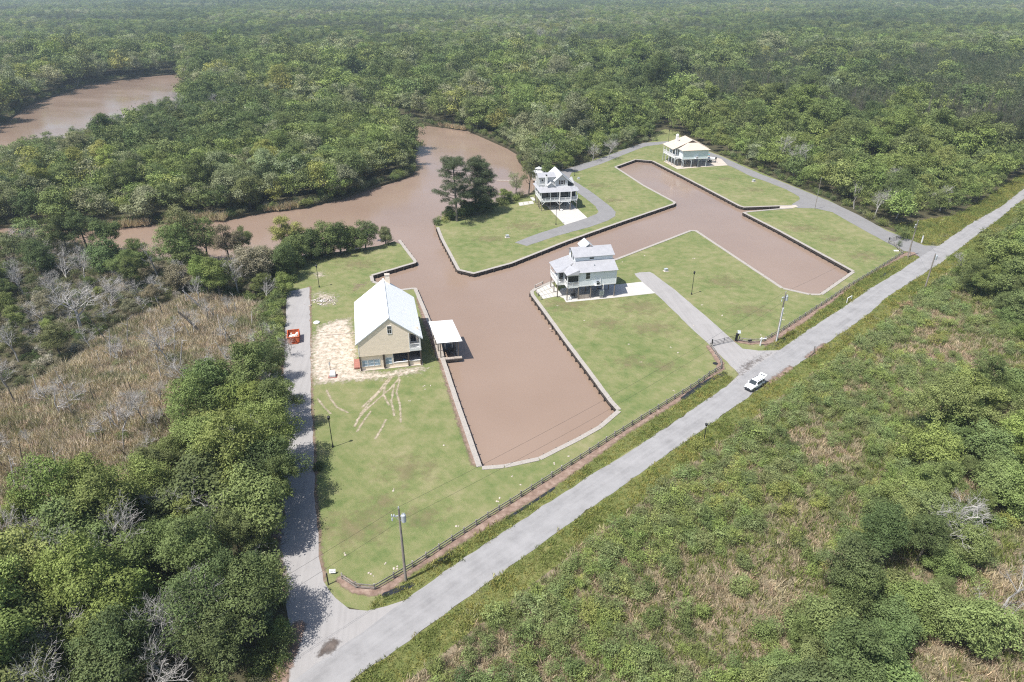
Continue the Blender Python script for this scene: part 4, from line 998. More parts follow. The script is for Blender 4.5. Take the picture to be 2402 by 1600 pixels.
for k in range(34):
    x, y = .25+r_.random()*1.95, .6+r_.random()*2.4; s = .2+r_.random()*.4; z = .5+r_.random()*.75
    rb.mat(r_.choice([0,0,0,1,2])); an = r_.random()*3
    rb.bar((x-s*math.cos(an)*.7,y-s*math.sin(an)*.7,z-.1),(x+s*math.cos(an)*.7,y+s*math.sin(an)*.7,z+.15*r_.random()), .25+r_.random()*.35, .05+r_.random()*.15)
rb.mat(3).lathe([(.1,0),(.38,.15),(.4,.4),(.15,.6)], 9, (1.25,.95,.75)).mat(0).box(.15,2.3,.4,3.9,.3,.5)
tag(rb.build('rubbish', [M['white_paint'], M['dock_wood'], M['tan_pad'], M['black_metal']], None, du.location, du.rotation_euler), 'white and dark rubbish heaped inside the orange dumpster', 'rubbish', kind='stuff')
# debris heap and white bag on the lawn
rb = MB()
for k in range(90):
    x, y = r_.gauss(0,1.7), r_.gauss(0,1.0); s = .15+r_.random()*.5; an = r_.random()*3.1; z = .05+r_.random()*.3*math.exp(-(x*x+y*y)/3)
    rb.mat(r_.choice([0,1,1,2,2,2])); s *= .75; rb.bar((x-s*math.cos(an),y-s*math.sin(an),z),(x+s*math.cos(an),y+s*math.sin(an),z+r_.gauss(0,.06)), .05+r_.random()*.3, .03+.04*r_.random())
tag(rb.build('debris', [M['white_paint'], M['dock_wood'], M['tan_pad']], None, G(757,706)), 'scattered heap of pale building debris on the grass', 'debris', kind='stuff')
tag(MB().lathe([(.3,0),(.75,.08),(.7,.3),(.3,.5),(.1,.52)], 10).build('white_sack', M['white_paint'], None, G(743,758), (0,0,.4)), 'white sack lying on the grass at the edge of the side road', 'sack')
tag(MB().box(-3.2,3.2,-.1,.1,.02,.12).build('long_plank', M['dock_wood'], None, G(798,784.5), (0,0,.17)), 'long pale plank lying on the sand beside the yellow house', 'plank')
# small metal boxes on the lawns
def metal_box(px, rz, label, s=1.0, hip=False, brick=False):
    t = empty('utility_box', G(*px), rz, label, 'utility box', 'metal utility boxes on the lawns'); t.scale = (s,s,s)
    MB().box(-.75,.75,-.6,.6,-.05,.08).build('pad', M['brick'] if brick else M['tan_pad'], t)
    if hip: MB().add([(-.5,-.45,.08),(.5,-.45,.08),(.5,.45,.08),(-.5,.45,.08),(-.5,-.45,.5),(.5,-.45,.5),(.3,.4,1.05),(-.3,.4,1.05),(.5,.45,.5),(-.5,.45,.5)],[(0,1,5,4),(4,5,6,7),(1,2,8,5),(5,8,6),(3,0,4,9),(9,4,7),(2,3,9,8),(8,9,7,6)]).build('housing', M['galv'], t)
    else:
        c = MB().box(-.45,.45,-.42,.42,.08,.72).build('housing', M['galv'], t); MB().box(-.48,.48,-.45,.45,.72,.78).build('lid', M['galv'], c)
        MB().box(-.3,.3,-.43,-.421,.2,.6).build('grille', M['plain_grey'], c)
metal_box((781,883), .1, 'grey sloped utility box on a red pad in the sandy yard', 1.15, True, True)
metal_box((1190,557), .2, 'grey box on the lawn near the end of the loop drive', 1.0)
metal_box((1562,636), .3, 'grey box on the lawn right of the blue house', .95)
metal_box((1768,426), .3, 'pale grey box on the lawn below the tan roofed house', 1.0)
metal_box((1357,420), .0, 'low pale box beside the lamp post on the loop drive bend', .9)
t = empty('yard_pole', G(775,868), 0, 'thin grey meter pole beside the sloped box in the sandy yard', 'pole'); MB().tube([(0,0,0),(0,0,1.9)], .05, 6).build('shaft', M['pole_wood'], t); MB().box(-.15,.15,-.1,.1,1.2,1.7).build('meter', M['galv'], t)
t = empty('culvert_marker', G(1985.5,712), math.radians(35), 'white bent pipe rail over the ditch beside the road', 'pipe rail')
MB().tube([(0,0,-.2),(0,0,1.25),(.12,.05,1.4),(2.1,.2,1.45),(2.2,.2,1.3),(2.2,.2,.6)], .09, 7).build('pipe', M['white_paint'], t)
t = empty('white_marker', G(2161,571), 0, 'white concrete marker post by the pond at the far junction', 'marker post'); MB().box(-.13,.13,-.13,.13,-.2,2.3).build('shaft', M['white_paint'], t); MB().box(-.16,.16,-.16,.16,2.3,2.36).build('cap', M['white_paint'], t)
tag(MB().lathe([(.5,0),(.55,.04),(.5,.06)], 14).build('manhole_cover', M['black_metal'], None, G(1678,853)+Vector((0,0,.015))), 'round dark cover in the mulch inside the fence corner', 'cover')
tag(MB().slab([(-.7,-.35,.12),(.7,-.35,.12),(.6,.4,.2),(-.6,.4,.2)], .1).build('white_board', M['white_paint'], None, G(2102,589)), 'white board lying flat on the lawn by the far gate', 'board')
tag(MB().tube([(0,0,.1),(2.5,.4,.16),(5.2,1.9,.1)], [.1,.14,.08], 6).build('fallen_log', M['dark_snag'], None, G(1897,838), (0,0,math.radians(36))), 'thin fallen log on the road verge', 'log')
tag(MB().box(-3.4,3.4,-.5,.5,-.1,.18).build('floating_plank', M['dock_wood'], None, G(1186,424,WATER_Z)+Vector((0,0,0)), (0,0,-.05)), 'narrow plank dock floating by the bank behind the pines', 'dock')

# ------------------------------------------------------------------ the white sport utility vehicle with its tailgate up
fr, rr = G(1748,921), G(1789,897.5); v = fr-rr
car = empty('sport_utility_vehicle', (fr+rr)/2+Vector((0,.05,.032)), math.atan2(v.y, v.x), 'white sport utility vehicle stopped on the road with its tailgate raised', 'car')
car.scale = (.95,.95,.95)
CPt = M['car_paint']
def loft(secs):
    mb = MB(); n = len(secs[0]); vs = [p for s in secs for p in s]
    fs = [(i*n+k, (i+1)*n+k, (i+1)*n+(k+1) % n, i*n+(k+1) % n) for i in range(len(secs)-1) for k in range(n)]
    fs += [tuple(range(n)), tuple(reversed(range((len(secs)-1)*n, len(secs)*n)))]
    return mb.add(vs, fs)
def sec(x, w, zb, zm, zt): return [(x,-w*.92,zb),(x,-w,zb+.18),(x,-w,zm),(x,-w*.93,zt-.05),(x,-w*.8,zt),(x,w*.8,zt),(x,w*.93,zt-.05),(x,w,zm),(x,w,zb+.18),(x,w*.92,zb)]
body = loft([sec(-2.38,.84,.5,.8,1.06), sec(-2.2,.93,.42,.85,1.14), sec(-1,.95,.38,.9,1.18), sec(.6,.95,.38,.9,1.17), sec(1.1,.95,.38,.9,1.14), sec(1.9,.93,.42,.88,1.08), sec(2.25,.88,.45,.82,.98), sec(2.42,.74,.5,.72,.88)])
def csec(x, w, z0, w1, z1): return [(x,-w,z0),(x,-w1,z1-.07),(x,-w1*.9,z1),(x,w1*.9,z1),(x,w1,z1-.07),(x,w,z0)]
k_ = loft([csec(-2.3,.88,1.05,.80,1.12), csec(-2.28,.90,1.08,.74,1.66), csec(-2.0,.92,1.1,.74,1.79), csec(-.3,.92,1.12,.75,1.83), csec(.25,.92,1.12,.74,1.78), csec(1.12,.9,1.12,.86,1.16)])
body.add(k_.v, k_.f); body.build('body', CPt, car)
ws = MB().slab([(1.06,-.78,1.20),(1.06,.78,1.20),(.34,.66,1.755),(.34,-.66,1.755)], .03); ws.v = [(x+.045,y,z+.035) for x,y,z in ws.v]; ws.build('windscreen', M['tint_glass'], car)
for s in (-1, 1):
    for xa, xb in ((-.35,.55),(-1.3,-.43)):
        q = [(xa,.918,1.2),(xb,.918,1.2),(xb-(.28 if xb > 0 else 0),.768,1.66),(xa,.768,1.68)]
        w_ = MB(); w_.add([(x,s*(y+.012),z) for x,y,z in q]+[(x,s*(y-.012),z) for x,y,z in q], [(0,1,2,3),(7,6,5,4),(0,4,5,1),(1,5,6,2),(2,6,7,3),(3,7,4,0)]); w_.build('side_window', M['tint_glass'], car)
    q = [(-2.1,.915,1.2),(-1.42,.918,1.2),(-1.42,.768,1.68),(-2.0,.766,1.66)]
    w_ = MB(); w_.add([(x,s*(y+.012),z) for x,y,z in q]+[(x,s*(y-.012),z) for x,y,z in q], [(0,1,2,3),(7,6,5,4),(0,4,5,1),(1,5,6,2),(2,6,7,3),(3,7,4,0)]); w_.build('quarter_window', M['tint_glass'], car)
    MB().box(2.12,2.36,s*.74-.12,s*.74+.12,.86,.96).build('headlight', M['galv'], car)
    MB().box(-2.41,-2.34,s*.78-.08,s*.78+.08,.8,1.05).build('tail_light', M['orange_dark'], car)
    MB().box(.62,.82,s*1.02-.1,s*1.02+.1,1.16,1.32).build('mirror', CPt, car)
    MB().bar((-1.8,s*.62,1.86),(.1,s*.62,1.88),.05,.06).build('roof_rail', M['black_metal'], car)
    MB().box(-.85,.75,s*.98-.05,s*.98+.05,.36,.43).build('running_board', M['black_metal'], car)
    for x in (-1.42, 1.45):
        w_ = MB().tube([(x,s*.74,.38),(x,s*.97,.38)], .38, 16).build('wheel', M['tyre'], car)
        MB().tube([(x,s*.971,.38),(x,s*.985,.38)], .23, 12).build('rim', M['rim'], w_)
        MB().tube([(x,s*.90,.44),(x,s*.953,.44)], .45, 16).build('wheel_arch', M['black_metal'], car)
MB().box(2.36,2.46,-.62,.62,.68,.86).build('grille', M['black_metal'], car)
MB().box(2.3,2.5,-.8,.8,.42,.6).box(-2.48,-2.36,-.85,.85,.45,.65).build('bumper', M['black_metal'], car)
tgp = MB().slab([(-2.2,-.72,1.84),(-2.2,.72,1.84),(-3.05,.74,2.12),(-3.05,-.74,2.12)], .09).slab([(-3.05,-.74,2.12),(-3.05,.74,2.12),(-3.28,.72,1.95),(-3.28,-.72,1.95)], .07).build('tailgate', CPt, car)
MB().slab([(-2.42,-.58,1.94),(-2.42,.58,1.94),(-2.62,.58,2.006),(-2.62,-.58,2.006)], .02).build('rear_window', M['tint_glass'], tgp)
MB().box(-2.29,-2.27,-.7,.7,.9,1.62).build('cargo_opening', M['screen'], car)
# ------------------------------------------------------------------ vegetation: materials
def leaf_mat(name, instanced):
    m, nt, b, out = new_mat(name)
    if instanced: t = nd(nt, 'ShaderNodeAttribute', attribute_name='tint', attribute_type='INSTANCER').outputs['Color']
    else: t = nd(nt, 'ShaderNodeObjectInfo').outputs['Color']
    tone = nd(nt, 'ShaderNodeAttribute', attribute_name='tone').outputs['Fac']
    col = mix(nt, 1.0, t, ramp(nt, tone, [(0.0, .30), (1.0, 1.12)]), 'MULTIPLY')
    col = mix(nt, 1.0, col, (1.98, 1.93, 1.8), 'MULTIPLY')
    nt.links.new(col, b.inputs['Base Color'])
    b.inputs['Roughness'].default_value = .7; b.inputs['Specular IOR Level'].default_value = .12
    tl = nd(nt, 'ShaderNodeBsdfTranslucent'); mx = nd(nt, 'ShaderNodeMixShader'); mx.inputs[0].default_value = .17
    nt.links.new(mix(nt, 1.0, col, (1.1, 1.25, .7), 'MULTIPLY'), tl.inputs[0])
    nt.links.new(b.outputs[0], mx.inputs[1]); nt.links.new(tl.outputs[0], mx.inputs[2]); nt.links.new(mx.outputs[0], out.inputs[0])
    return m
M['leaf'], M['leaf_far'] = leaf_mat('foliage', False), leaf_mat('distant_foliage', True)
TINT = {'mid': (.083,.106,.041), 'bright': (.112,.140,.047), 'yellow': (.145,.160,.052), 'pale': (.135,.150,.086), 'dark': (.057,.078,.032), 'dusk': (.125,.115,.08),
        'olive': (.090,.101,.050), 'rust': (.165,.115,.075), 'grey': (.21,.195,.17), 'pine': (.046,.058,.030), 'lightpine': (.072,.082,.046)}
WORD = {'mid': 'mid green', 'bright': 'bright green', 'yellow': 'yellow green', 'pale': 'pale sage green', 'dark': 'dark green', 'olive': 'olive green', 'rust': 'rusty brown', 'dusk': 'brownish', 'grey': 'grey'}

# ------------------------------------------------------------------ vegetation: shapes
def quads_mesh(name, C, N, S, tone, m, rng, asp=.62):
    """one small leaf spray per row: centre, facing, size"""
    n = len(C); N = N/np.maximum(np.linalg.norm(N, axis=1, keepdims=True), 1e-6)
    R = rng.normal(size=(n,3)); T = np.cross(N, R); T /= np.maximum(np.linalg.norm(T, axis=1, keepdims=True), 1e-6); B = np.cross(N, T)
    S = S[:,None]*.5
    k = rng.uniform(.6, 1.1, (n,1))
    V = np.stack([C-T*S*1.1, C-B*S*asp*k-T*S*.1, C+T*S*1.1, C+B*S*asp+T*S*.15], 1).reshape(-1,3)
    return raw_mesh(name, V, np.arange(4*n).reshape(-1,4), np.repeat(tone, 4), m)
def raw_mesh(name, V, F, tone, m):
    me = D.meshes.new(name); k = F.shape[1]
    me.vertices.add(len(V)); me.vertices.foreach_set('co', V.astype(np.float32).ravel())
    me.loops.add(F.size); me.loops.foreach_set('vertex_index', F.astype(np.int32).ravel())
    me.polygons.add(len(F)); me.polygons.foreach_set('loop_start', np.arange(0, F.size, k, dtype=np.int32)); me.polygons.foreach_set('loop_total', np.full(len(F), k, np.int32))
    me.update(calc_edges=True)
    at = me.attributes.new('tone', 'FLOAT', 'POINT'); at.data.foreach_set('value', np.asarray(tone, np.float32))
    me.materials.append(m); return me
def lobes(rng, R, Hc, n, flat=1.0):
    """overlapping leaf clumps that make up a crown of radius R and half height Hc"""
    L = []; sx, sy = rng.uniform(.8,1.15), rng.uniform(.8,1.15); ph = rng.uniform(0,6.28,3); n = int(n*1.6)
    for k in range(n):
        a = k*2.4+rng.uniform(-.5,.5); z = rng.uniform(-.6, 1.0); rr = math.sqrt(max(.03, 1-(abs(z)**1.7)))*rng.uniform(.35, .95)
        rr *= 1+.22*math.sin(2*a+ph[0])+.14*math.sin(3*a+ph[1])
        L.append((R*rr*sx*math.cos(a), R*rr*sy*math.sin(a), Hc*(z*.8+rng.normal(0,.10))*flat, R*rng.uniform(.15, .33)))
    L.append((0,0,-.05*Hc,R*.50)); return np.array(L)
def leaf_points(rng, L, n, size, up=.45, rnd=.55, squash=.85, fill=.12, per=7):
    """sprigs of small leaves over the skins of the clumps"""
    w = L[:,3]**2; m_ = n//per; pick = rng.choice(len(L), m_, p=w/w.sum())
    d = rng.normal(size=(m_,3)); d /= np.linalg.norm(d, axis=1, keepdims=True)
    r = L[pick,3:4]*np.where(rng.random((m_,1)) < fill, rng.uniform(.3,.8,(m_,1)), rng.uniform(.78,1.18,(m_,1)))
    bump_ = 1+.2*np.sin(d[:,:1]*7+L[pick,:1]*3)*np.sin(d[:,1:2]*7+L[pick,1:2]*2)*np.sin(d[:,2:3]*6)
    C = L[pick,:3]+d*r*bump_*np.array([1,1,squash])
    keep = np.ones(m_, bool)
    for j in range(len(L)):
        q = (np.linalg.norm((C-L[j,:3])/np.array([1,1,squash]), axis=1) < L[j,3]*.72) & (pick != j) & (rng.random(m_) < .9); keep &= ~q
    keep &= (d[:,2] > -.45) | (rng.random(m_) < .35)
    C, d, pick = C[keep], d[keep], pick[keep]; k = len(C)
    N0 = d+np.array([0,0,up])+rng.normal(size=C.shape)*rnd*.7
    lt = rng.uniform(.5, .95, len(L)); t0 = lt[pick]+rng.normal(0,.16,k)
    C = np.repeat(C, per, 0)+rng.normal(size=(k*per,3))*size*1.05*np.array([1,1,.6]); N = np.repeat(N0, per, 0)+rng.normal(size=(k*per,3))*rnd*.6
    tone = np.clip(np.repeat(t0, per)+rng.normal(0,.09,k*per), .03, 1)
    return C, N, size*rng.uniform(.6, 1.35, k*per), tone
def trunk_mb(rng, H, r, L, zc, n=7, limbs=7):
    mb = MB(); b1 = (rng.normal(0,.03)*H, rng.normal(0,.03)*H)
    mb.tube([(0,0,-.3),(b1[0]*.5,b1[1]*.5,zc*.5),(b1[0],b1[1],zc),(b1[0]*1.2,b1[1]*1.2,zc+H*.2)], [r*1.25,r*.9,r*.6,r*.2], n, False)
    for j in rng.permutation(len(L))[:limbs]:
        p = L[j,:3]+np.array([0,0,zc]); z0 = zc*rng.uniform(.45,.9); s = np.array([b1[0]*z0/zc, b1[1]*z0/zc, z0])
        mid = s*.5+p*.5+np.array([0,0,-.06*H])
        mb.tube([s, mid, p], [r*.45,r*.28,r*.08], 5, False)
    return mb
def broadleaf(seed, H, R, n, size, far=False, nl=17, low=False, **kw):
    rng = np.random.default_rng(seed); zc = H*(.44 if low else .60); L = lobes(rng, R, H*(.52 if low else .36), nl)
    C, N, S, tone = leaf_points(rng, L, n, size, **kw); C[:,2] += zc
    cr = quads_mesh('crown', C, N, S, tone, M['leaf_far'] if far else M['leaf'], rng)
    if far: return cr
    return cr, trunk_mb(rng, H, .2, L, zc).mesh('trunk', M['bark'])
def pine_young(seed, H, R, n, size, far=False):
    rng = np.random.default_rng(seed); L = []
    for k in range(20):
        t = rng.uniform(0,1); a = k*2.4; rr = R*(1-t)**.75*rng.uniform(.5,.85); L.append((rr*math.cos(a), rr*math.sin(a), H*(.30+.66*t), R*(.42-.2*t)*rng.uniform(.8,1.2)))
    L = np.array(L); C, N, S, tone = leaf_points(rng, L, n, size, up=.2, rnd=.9)
    cr = quads_mesh('crown', C, N, S, tone, M['leaf_far'] if far else M['leaf'], rng, .4)
    if far: return cr
    return cr, trunk_mb(rng, H, .17, L*0+L, H*.6, 6, 4).mesh('trunk', M['bark'])
def bush(seed, H, R, n, size, far=False, upright=.5):
    rng = np.random.default_rng(seed); L = []
    for k in range(8):
        a = k*2.4+rng.uniform(-.4,.4); rr = R*rng.uniform(.1,.7); h = H*rng.uniform(.45,.8)*(1-.3*rr/R); L.append((rr*math.cos(a), rr*math.sin(a), h*.75, R*rng.uniform(.28,.44)))
    L = np.array(L); C, N, S, tone = leaf_points(rng, L, n, size, up=.5, rnd=.7, squash=1.0+upright, fill=.3)
    C[:,2] = np.maximum(C[:,2], .05)
    return quads_mesh('shrub', C, N, S, tone, M['leaf_far'] if far else M['leaf'], rng, .5)
def blades(seed, n, H, R, w, m, lean=.5):
    rng = np.random.default_rng(seed); a = rng.uniform(0,6.28,n); r = R*np.sqrt(rng.random(n)); P = np.stack([r*np.cos(a), r*np.sin(a), np.zeros(n)],1)
    h = H*rng.uniform(.5,1.15,n); b_ = rng.uniform(0,6.28,n); ln = lean*h*rng.random(n); tip = P+np.stack([ln*np.cos(b_), ln*np.sin(b_), h],1)
    md = P*.5+tip*.5+np.stack([0*h,0*h,h*.12],1); c = rng.uniform(0,6.28,n); s = np.stack([np.cos(c),np.sin(c),0*c],1)*w*.5
    V = np.stack([P-s,P+s,md+s*.9,tip,md-s*.9],1).reshape(-1,3)
    return raw_mesh('blades', V, np.arange(5*n).reshape(-1,5), np.repeat(rng.uniform(.3,1,n),5), m)
def bare_tree(seed, H, spread, r=.2, levels=4, m='dead_bark', kids=(6,5,4,4), lean=0.0, twig=.011):
    rng = np.random.default_rng(seed); mb = MB()
    def grow(p, d, L, rad, lv):
        q = p+d*L*.5+rng.normal(0,.045,3)*L; e = q+(d+rng.normal(0,.22,3))/1.05*L*.5
        mb.tube([p,q,e], [rad, rad*.75, max(twig, rad*.5)], 6 if lv == levels else 4 if lv > 1 else 3, False)
        if lv <= 0: return
        for k in range(kids[levels-lv]):
            t = rng.uniform(.45,1.0); s = (q+(e-q)*(t-.5)*2) if t > .5 else p+(q-p)*t*2
            dd = d*.55+rng.normal(0,1,3)*np.array([spread,spread,.45])*.6+np.array([0,0,.22]); dd /= np.linalg.norm(dd)
            grow(s, dd, L*rng.uniform(.48,.72), max(twig, rad*.42), lv-1)
    grow(np.array([0,0,-.2]), np.array([lean,0,1.0])/math.hypot(lean,1), H*.48, r, levels)
    return mb.mesh('trunk', M[m])
def snag(seed, H, r=.13):
    rng = np.random.default_rng(seed); mb = MB(); k = rng.normal(0,.09,2)
    pts = [np.array([0,0,-.2]), np.array([k[0]*H*.4,k[1]*H*.4,H*.5]), np.array([k[0]*H,k[1]*H,H])]
    mb.tube(pts, [r,r*.7,r*.3], 6)
    for j in range(rng.integers(2,6)):
        z = rng.uniform(.35,.95); p = np.array([k[0]*H*z,k[1]*H*z,H*z]); a = rng.uniform(0,6.28); l = H*rng.uniform(.08,.25)
        mb.tube([p, p+np.array([math.cos(a)*l,math.sin(a)*l,l*rng.uniform(.2,1)])], [r*.35,r*.12], 4, False)
    return mb.mesh('snag', M['dead_bark'] if seed % 3 else M['bark'])

# ------------------------------------------------------------------ scatter: one stuff object of instanced plants
def scatter(name, protos, P, scl, rot, tint, label_kind='stuff'):
    col = D.collections.new(name+'_plants')
    for i, me in enumerate(protos):
        o = D.objects.new(f'{name}_plant.{i:03d}', me); col.objects.link(o)
    n = len(P); me = D.meshes.new(name); me.vertices.add(n); me.vertices.foreach_set('co', np.asarray(P, np.float32).ravel())
    def attr(nm, tp, arr, key): a = me.attributes.new(nm, tp, 'POINT'); a.data.foreach_set(key, np.ascontiguousarray(arr).ravel())
    attr('pick', 'INT', RNG.integers(0, len(protos), n).astype(np.int32), 'value')
    attr('size', 'FLOAT_VECTOR', np.asarray(scl, np.float32), 'vector')
    attr('turn', 'FLOAT_VECTOR', np.asarray(rot, np.float32), 'vector')
    attr('tint', 'FLOAT_COLOR', np.concatenate([np.asarray(tint, np.float32), np.ones((n,1), np.float32)], 1), 'color')
    o = tag(link(name, me), kind=label_kind)
    ng = D.node_groups.new(name+'_scatter', 'GeometryNodeTree')
    ng.interface.new_socket('Geometry', in_out='INPUT', socket_type='NodeSocketGeometry'); ng.interface.new_socket('Geometry', in_out='OUTPUT', socket_type='NodeSocketGeometry')
    gi, go = ng.nodes.new('NodeGroupInput'), ng.nodes.new('NodeGroupOutput')
    ci = ng.nodes.new('GeometryNodeCollectionInfo'); ci.inputs[0].default_value = col; ci.inputs[1].default_value = True; ci.inputs[2].default_value = True
    ip = ng.nodes.new('GeometryNodeInstanceOnPoints')
    def na(nm, tp):
        a = ng.nodes.new('GeometryNodeInputNamedAttribute'); a.data_type = tp; a.inputs[0].default_value = nm; return a.outputs[0]
    e2r = ng.nodes.new('FunctionNodeEulerToRotation')
    ng.links.new(gi.outputs[0], ip.inputs['Points']); ng.links.new(ci.outputs[0], ip.inputs['Instance']); ip.inputs['Pick Instance'].default_value = True
    ng.links.new(na('pick','INT'), ip.inputs['Instance Index']); ng.links.new(na('turn','FLOAT_VECTOR'), e2r.inputs[0]); ng.links.new(e2r.outputs[0], ip.inputs['Rotation'])
    ng.links.new(na('size','FLOAT_VECTOR'), ip.inputs['Scale']); ng.links.new(ip.outputs[0], go.inputs[0])
    md = o.modifiers.new('scatter', 'NODES'); md.node_group = ng
    return o
def turns(n, tilt=.06):
    t = RNG.normal(0, tilt, (n,3)); t[:,2] = RNG.uniform(0, 6.283, n); return t
def grid(poly, s, jit=.42):
    lo, hi = poly.min(0), poly.max(0); nx, ny = int((hi[0]-lo[0])/s)+1, int((hi[1]-lo[1])/s/.9)+2
    X, Y = np.meshgrid(np.arange(nx), np.arange(ny)); P = np.stack([X.ravel()+.5*(Y.ravel() % 2), Y.ravel()*.9], 1)*s+lo+RNG.uniform(-jit,jit,(nx*ny,2))*s
    return P[pip(P, poly)]
def tints(names): return np.array([TINT[k] for k in names])*RNG.uniform(.84,1.18,(len(names),1))*RNG.uniform(.94,1.06,(len(names),3))

BROAD = [broadleaf(100+i, H, R, n, sz, nl=nl, **kw) for i, (H, R, nl, n, sz, kw) in enumerate([(11,3.9,17,24000,.21,{}),(12.5,3.5,13,18000,.24,{}),(9.5,4.3,26,24000,.22,{'squash':.6}),(11.5,4.4,30,26000,.21,{}),(10,3.2,11,14000,.24,{'fill':.4}),(13,4.0,22,20000,.24,{'rnd':.9}),(11,4.5,34,25000,.22,{'squash':.55,'up':.8}),(12,3.4,18,16000,.22,{'fill':.45,'rnd':.8})])]
BUSHY = [broadleaf(130+i, H, R, 19000, .21, nl=18, low=True) for i, (H, R) in enumerate([(6.5,3.4),(5.5,3.0),(7.5,3.6)])]
THIN = [broadleaf(140+i, H, R, 6500, .22, nl=15, fill=.5) for i, (H, R) in enumerate([(11,3.4),(9,3.8)])]
PINE = [pine_young(160+i, H, 2.9, 9000, .24) for i, H in enumerate([10.5,12,11])]
SHRUB = [bush(180+i, H, R, 1900, .14) for i, (H, R) in enumerate([(1.9,1.15),(1.5,1.3),(2.3,1.2),(1.7,1.0),(2.0,1.5)])]
BARE = [bare_tree(200+i, H, s) for i, (H, s) in enumerate([(9,1.0),(10,.7),(8,1.2),(11,.8)])]
SNAG = [snag(220+i, H) for i, H in enumerate([5,6.5,4,7.5,5.5,8])]
FAR = [broadleaf(300+i, H, R, 3000, .5, far=True, nl=16) for i, (H, R) in enumerate([(11.5,4.6),(12.5,4.4),(10.5,4.9),(11.5,5.2),(13,4.6)])]
FARP = [pine_young(320+i, H, 3.2, 1100, .6, far=True) for i, H in enumerate([11,12.5])]
FARB = []
for me in BARE[:3]:
    m2 = me.copy(); FARB.append(m2)

LANDMARKS = [((500,1270),'the spreading grey dead crown'),((452,1545),'the brushy topped pale dead tree'),((120,1640),'the bare tree at the bottom border'),((660,1290),'the shaded bend of the side road'),
 ((640,960),'the leaning dead tree below the dumpster'),((0,1312),'the reeds at the left border'),((300,1204),'the near end of the reeds'),((665,1500),'the road junction'),((685,790),'the orange dumpster'),
 ((190,775),'the huge bleached dead tree'),((372,655),'the tall forked pale trunk'),((560,690),'the crooked limbed dead tree'),((680,650),'the far end of the side road'),((30,600),'the left border above the reeds'),
 ((478,785),'the leaning dark log'),((962,352),'the overhanging tree at the river bend'),((60,350),'the lone round tree by the upper river'),((520,300),'the grey leafless crown between the rivers'),
 ((700,484),'the short patch of bank reeds'),((450,514),'the long strip of bank reeds'),((250,528),'the left end of the bank reeds'),((850,444),'the shaded bank of the river bend'),((344,272),'the near bank of the upper river'),
 ((1428,372),'the pale leafless tree behind the drive'),((1264,421),'the white pavilion'),((1600,345),'the aqua house'),((1560,310),'the grass pocket past the aqua house'),((1768,426),'the box below the aqua house'),
 ((2050,512),'the silvery fanned dead tree'),((1911,491),'the slim bare grey pole'),((2118,560),'the far entrance gate'),((1640,215),'the slim white trunk by the pines'),((2150,190),'the white dead tree above the pines'),
 ((1100,300),'the outer bank of the river bend'),((180,203),'the white driftwood tree'),((865,272),'the back channel of the river'),((2380,440),'the far end of the road'),((2195,1290),'the large silvery dead tree'),
 ((2290,1480),'the thin white dead tree'),((2360,1420),'the forked white dead tree'),((1650,1041),'the lamp among the shrubs'),((1767,905),'the white vehicle'),((2168,681),'the pale transformer pole'),((2122,728),'the reddish brown bush'),
 ((1897,838),'the thin fallen log'),((2255,660),'the pale forked dead tree'),((1100,1480),'the verge at the bottom border'),((1500,1590),'the middle of the bottom border'),((2000,1590),'the bottom border thicket'),((1300,1290),'the verge opposite the canal end'),
 ((1860,155),'the domed dark tree'),((1700,290),'the front tip of the pines'),((2140,345),'the front edge of the pines'),((2390,300),'the right border above the road'),((2380,180),'the back corner of the pines'),((1980,250),'the middle of the pines'),((1750,1028),'the tall rounded roadside shrub'),((2390,1000),'the clump at the right border')]
LM = GA([p for p, _ in LANDMARKS]); TO_LABEL = []
ORD = ['nearest']+[w+' nearest' for w in 'second third fourth fifth sixth seventh eighth ninth tenth eleventh twelfth thirteenth fourteenth fifteenth sixteenth seventeenth eighteenth nineteenth twentieth'.split()]
def later(o, desc): TO_LABEL.append((o, desc)); return o
def label_all():
    bk = {}
    for o, desc in TO_LABEL:
        d = np.hypot(LM[:,0]-o.location.x, LM[:,1]-o.location.y); j = int(d.argmin()); bk.setdefault((desc, j), []).append((d[j], o))
    for (desc, j), L in bk.items():
        for k, (d, o) in enumerate(sorted(L, key=lambda t: t[0])):
            o['label'] = f'{desc} deep among others past {LANDMARKS[j][1]}' if k > 19 else f'{desc}, {ORD[k]} to {LANDMARKS[j][1]}' if len(L) > 1 else f'{desc} near {LANDMARKS[j][1]}'

def put_tree(proto, x, y, s, sz, tint, name, label, cat, group, rz=None, trunk_tint=None):
    cr, tr = proto
    r = empty(name, (x, y, 0), RNG.uniform(0,6.28) if rz is None else rz, label, cat, group); r.scale = (s, s, sz)
    link('trunk', tr, r)
    c = link('crown', cr, r); c.color = (*tint, 1)
    return r
def put_bare(me, x, y, s, label, name='dead_tree', cat='dead tree', group=None, rz=None, tilt=(0,0)):
    o = link(name, me, None, (x, y, 0), (tilt[0], tilt[1], RNG.uniform(0,6.28) if rz is None else rz), (s,s,s))
    return tag(o, label, cat, group)

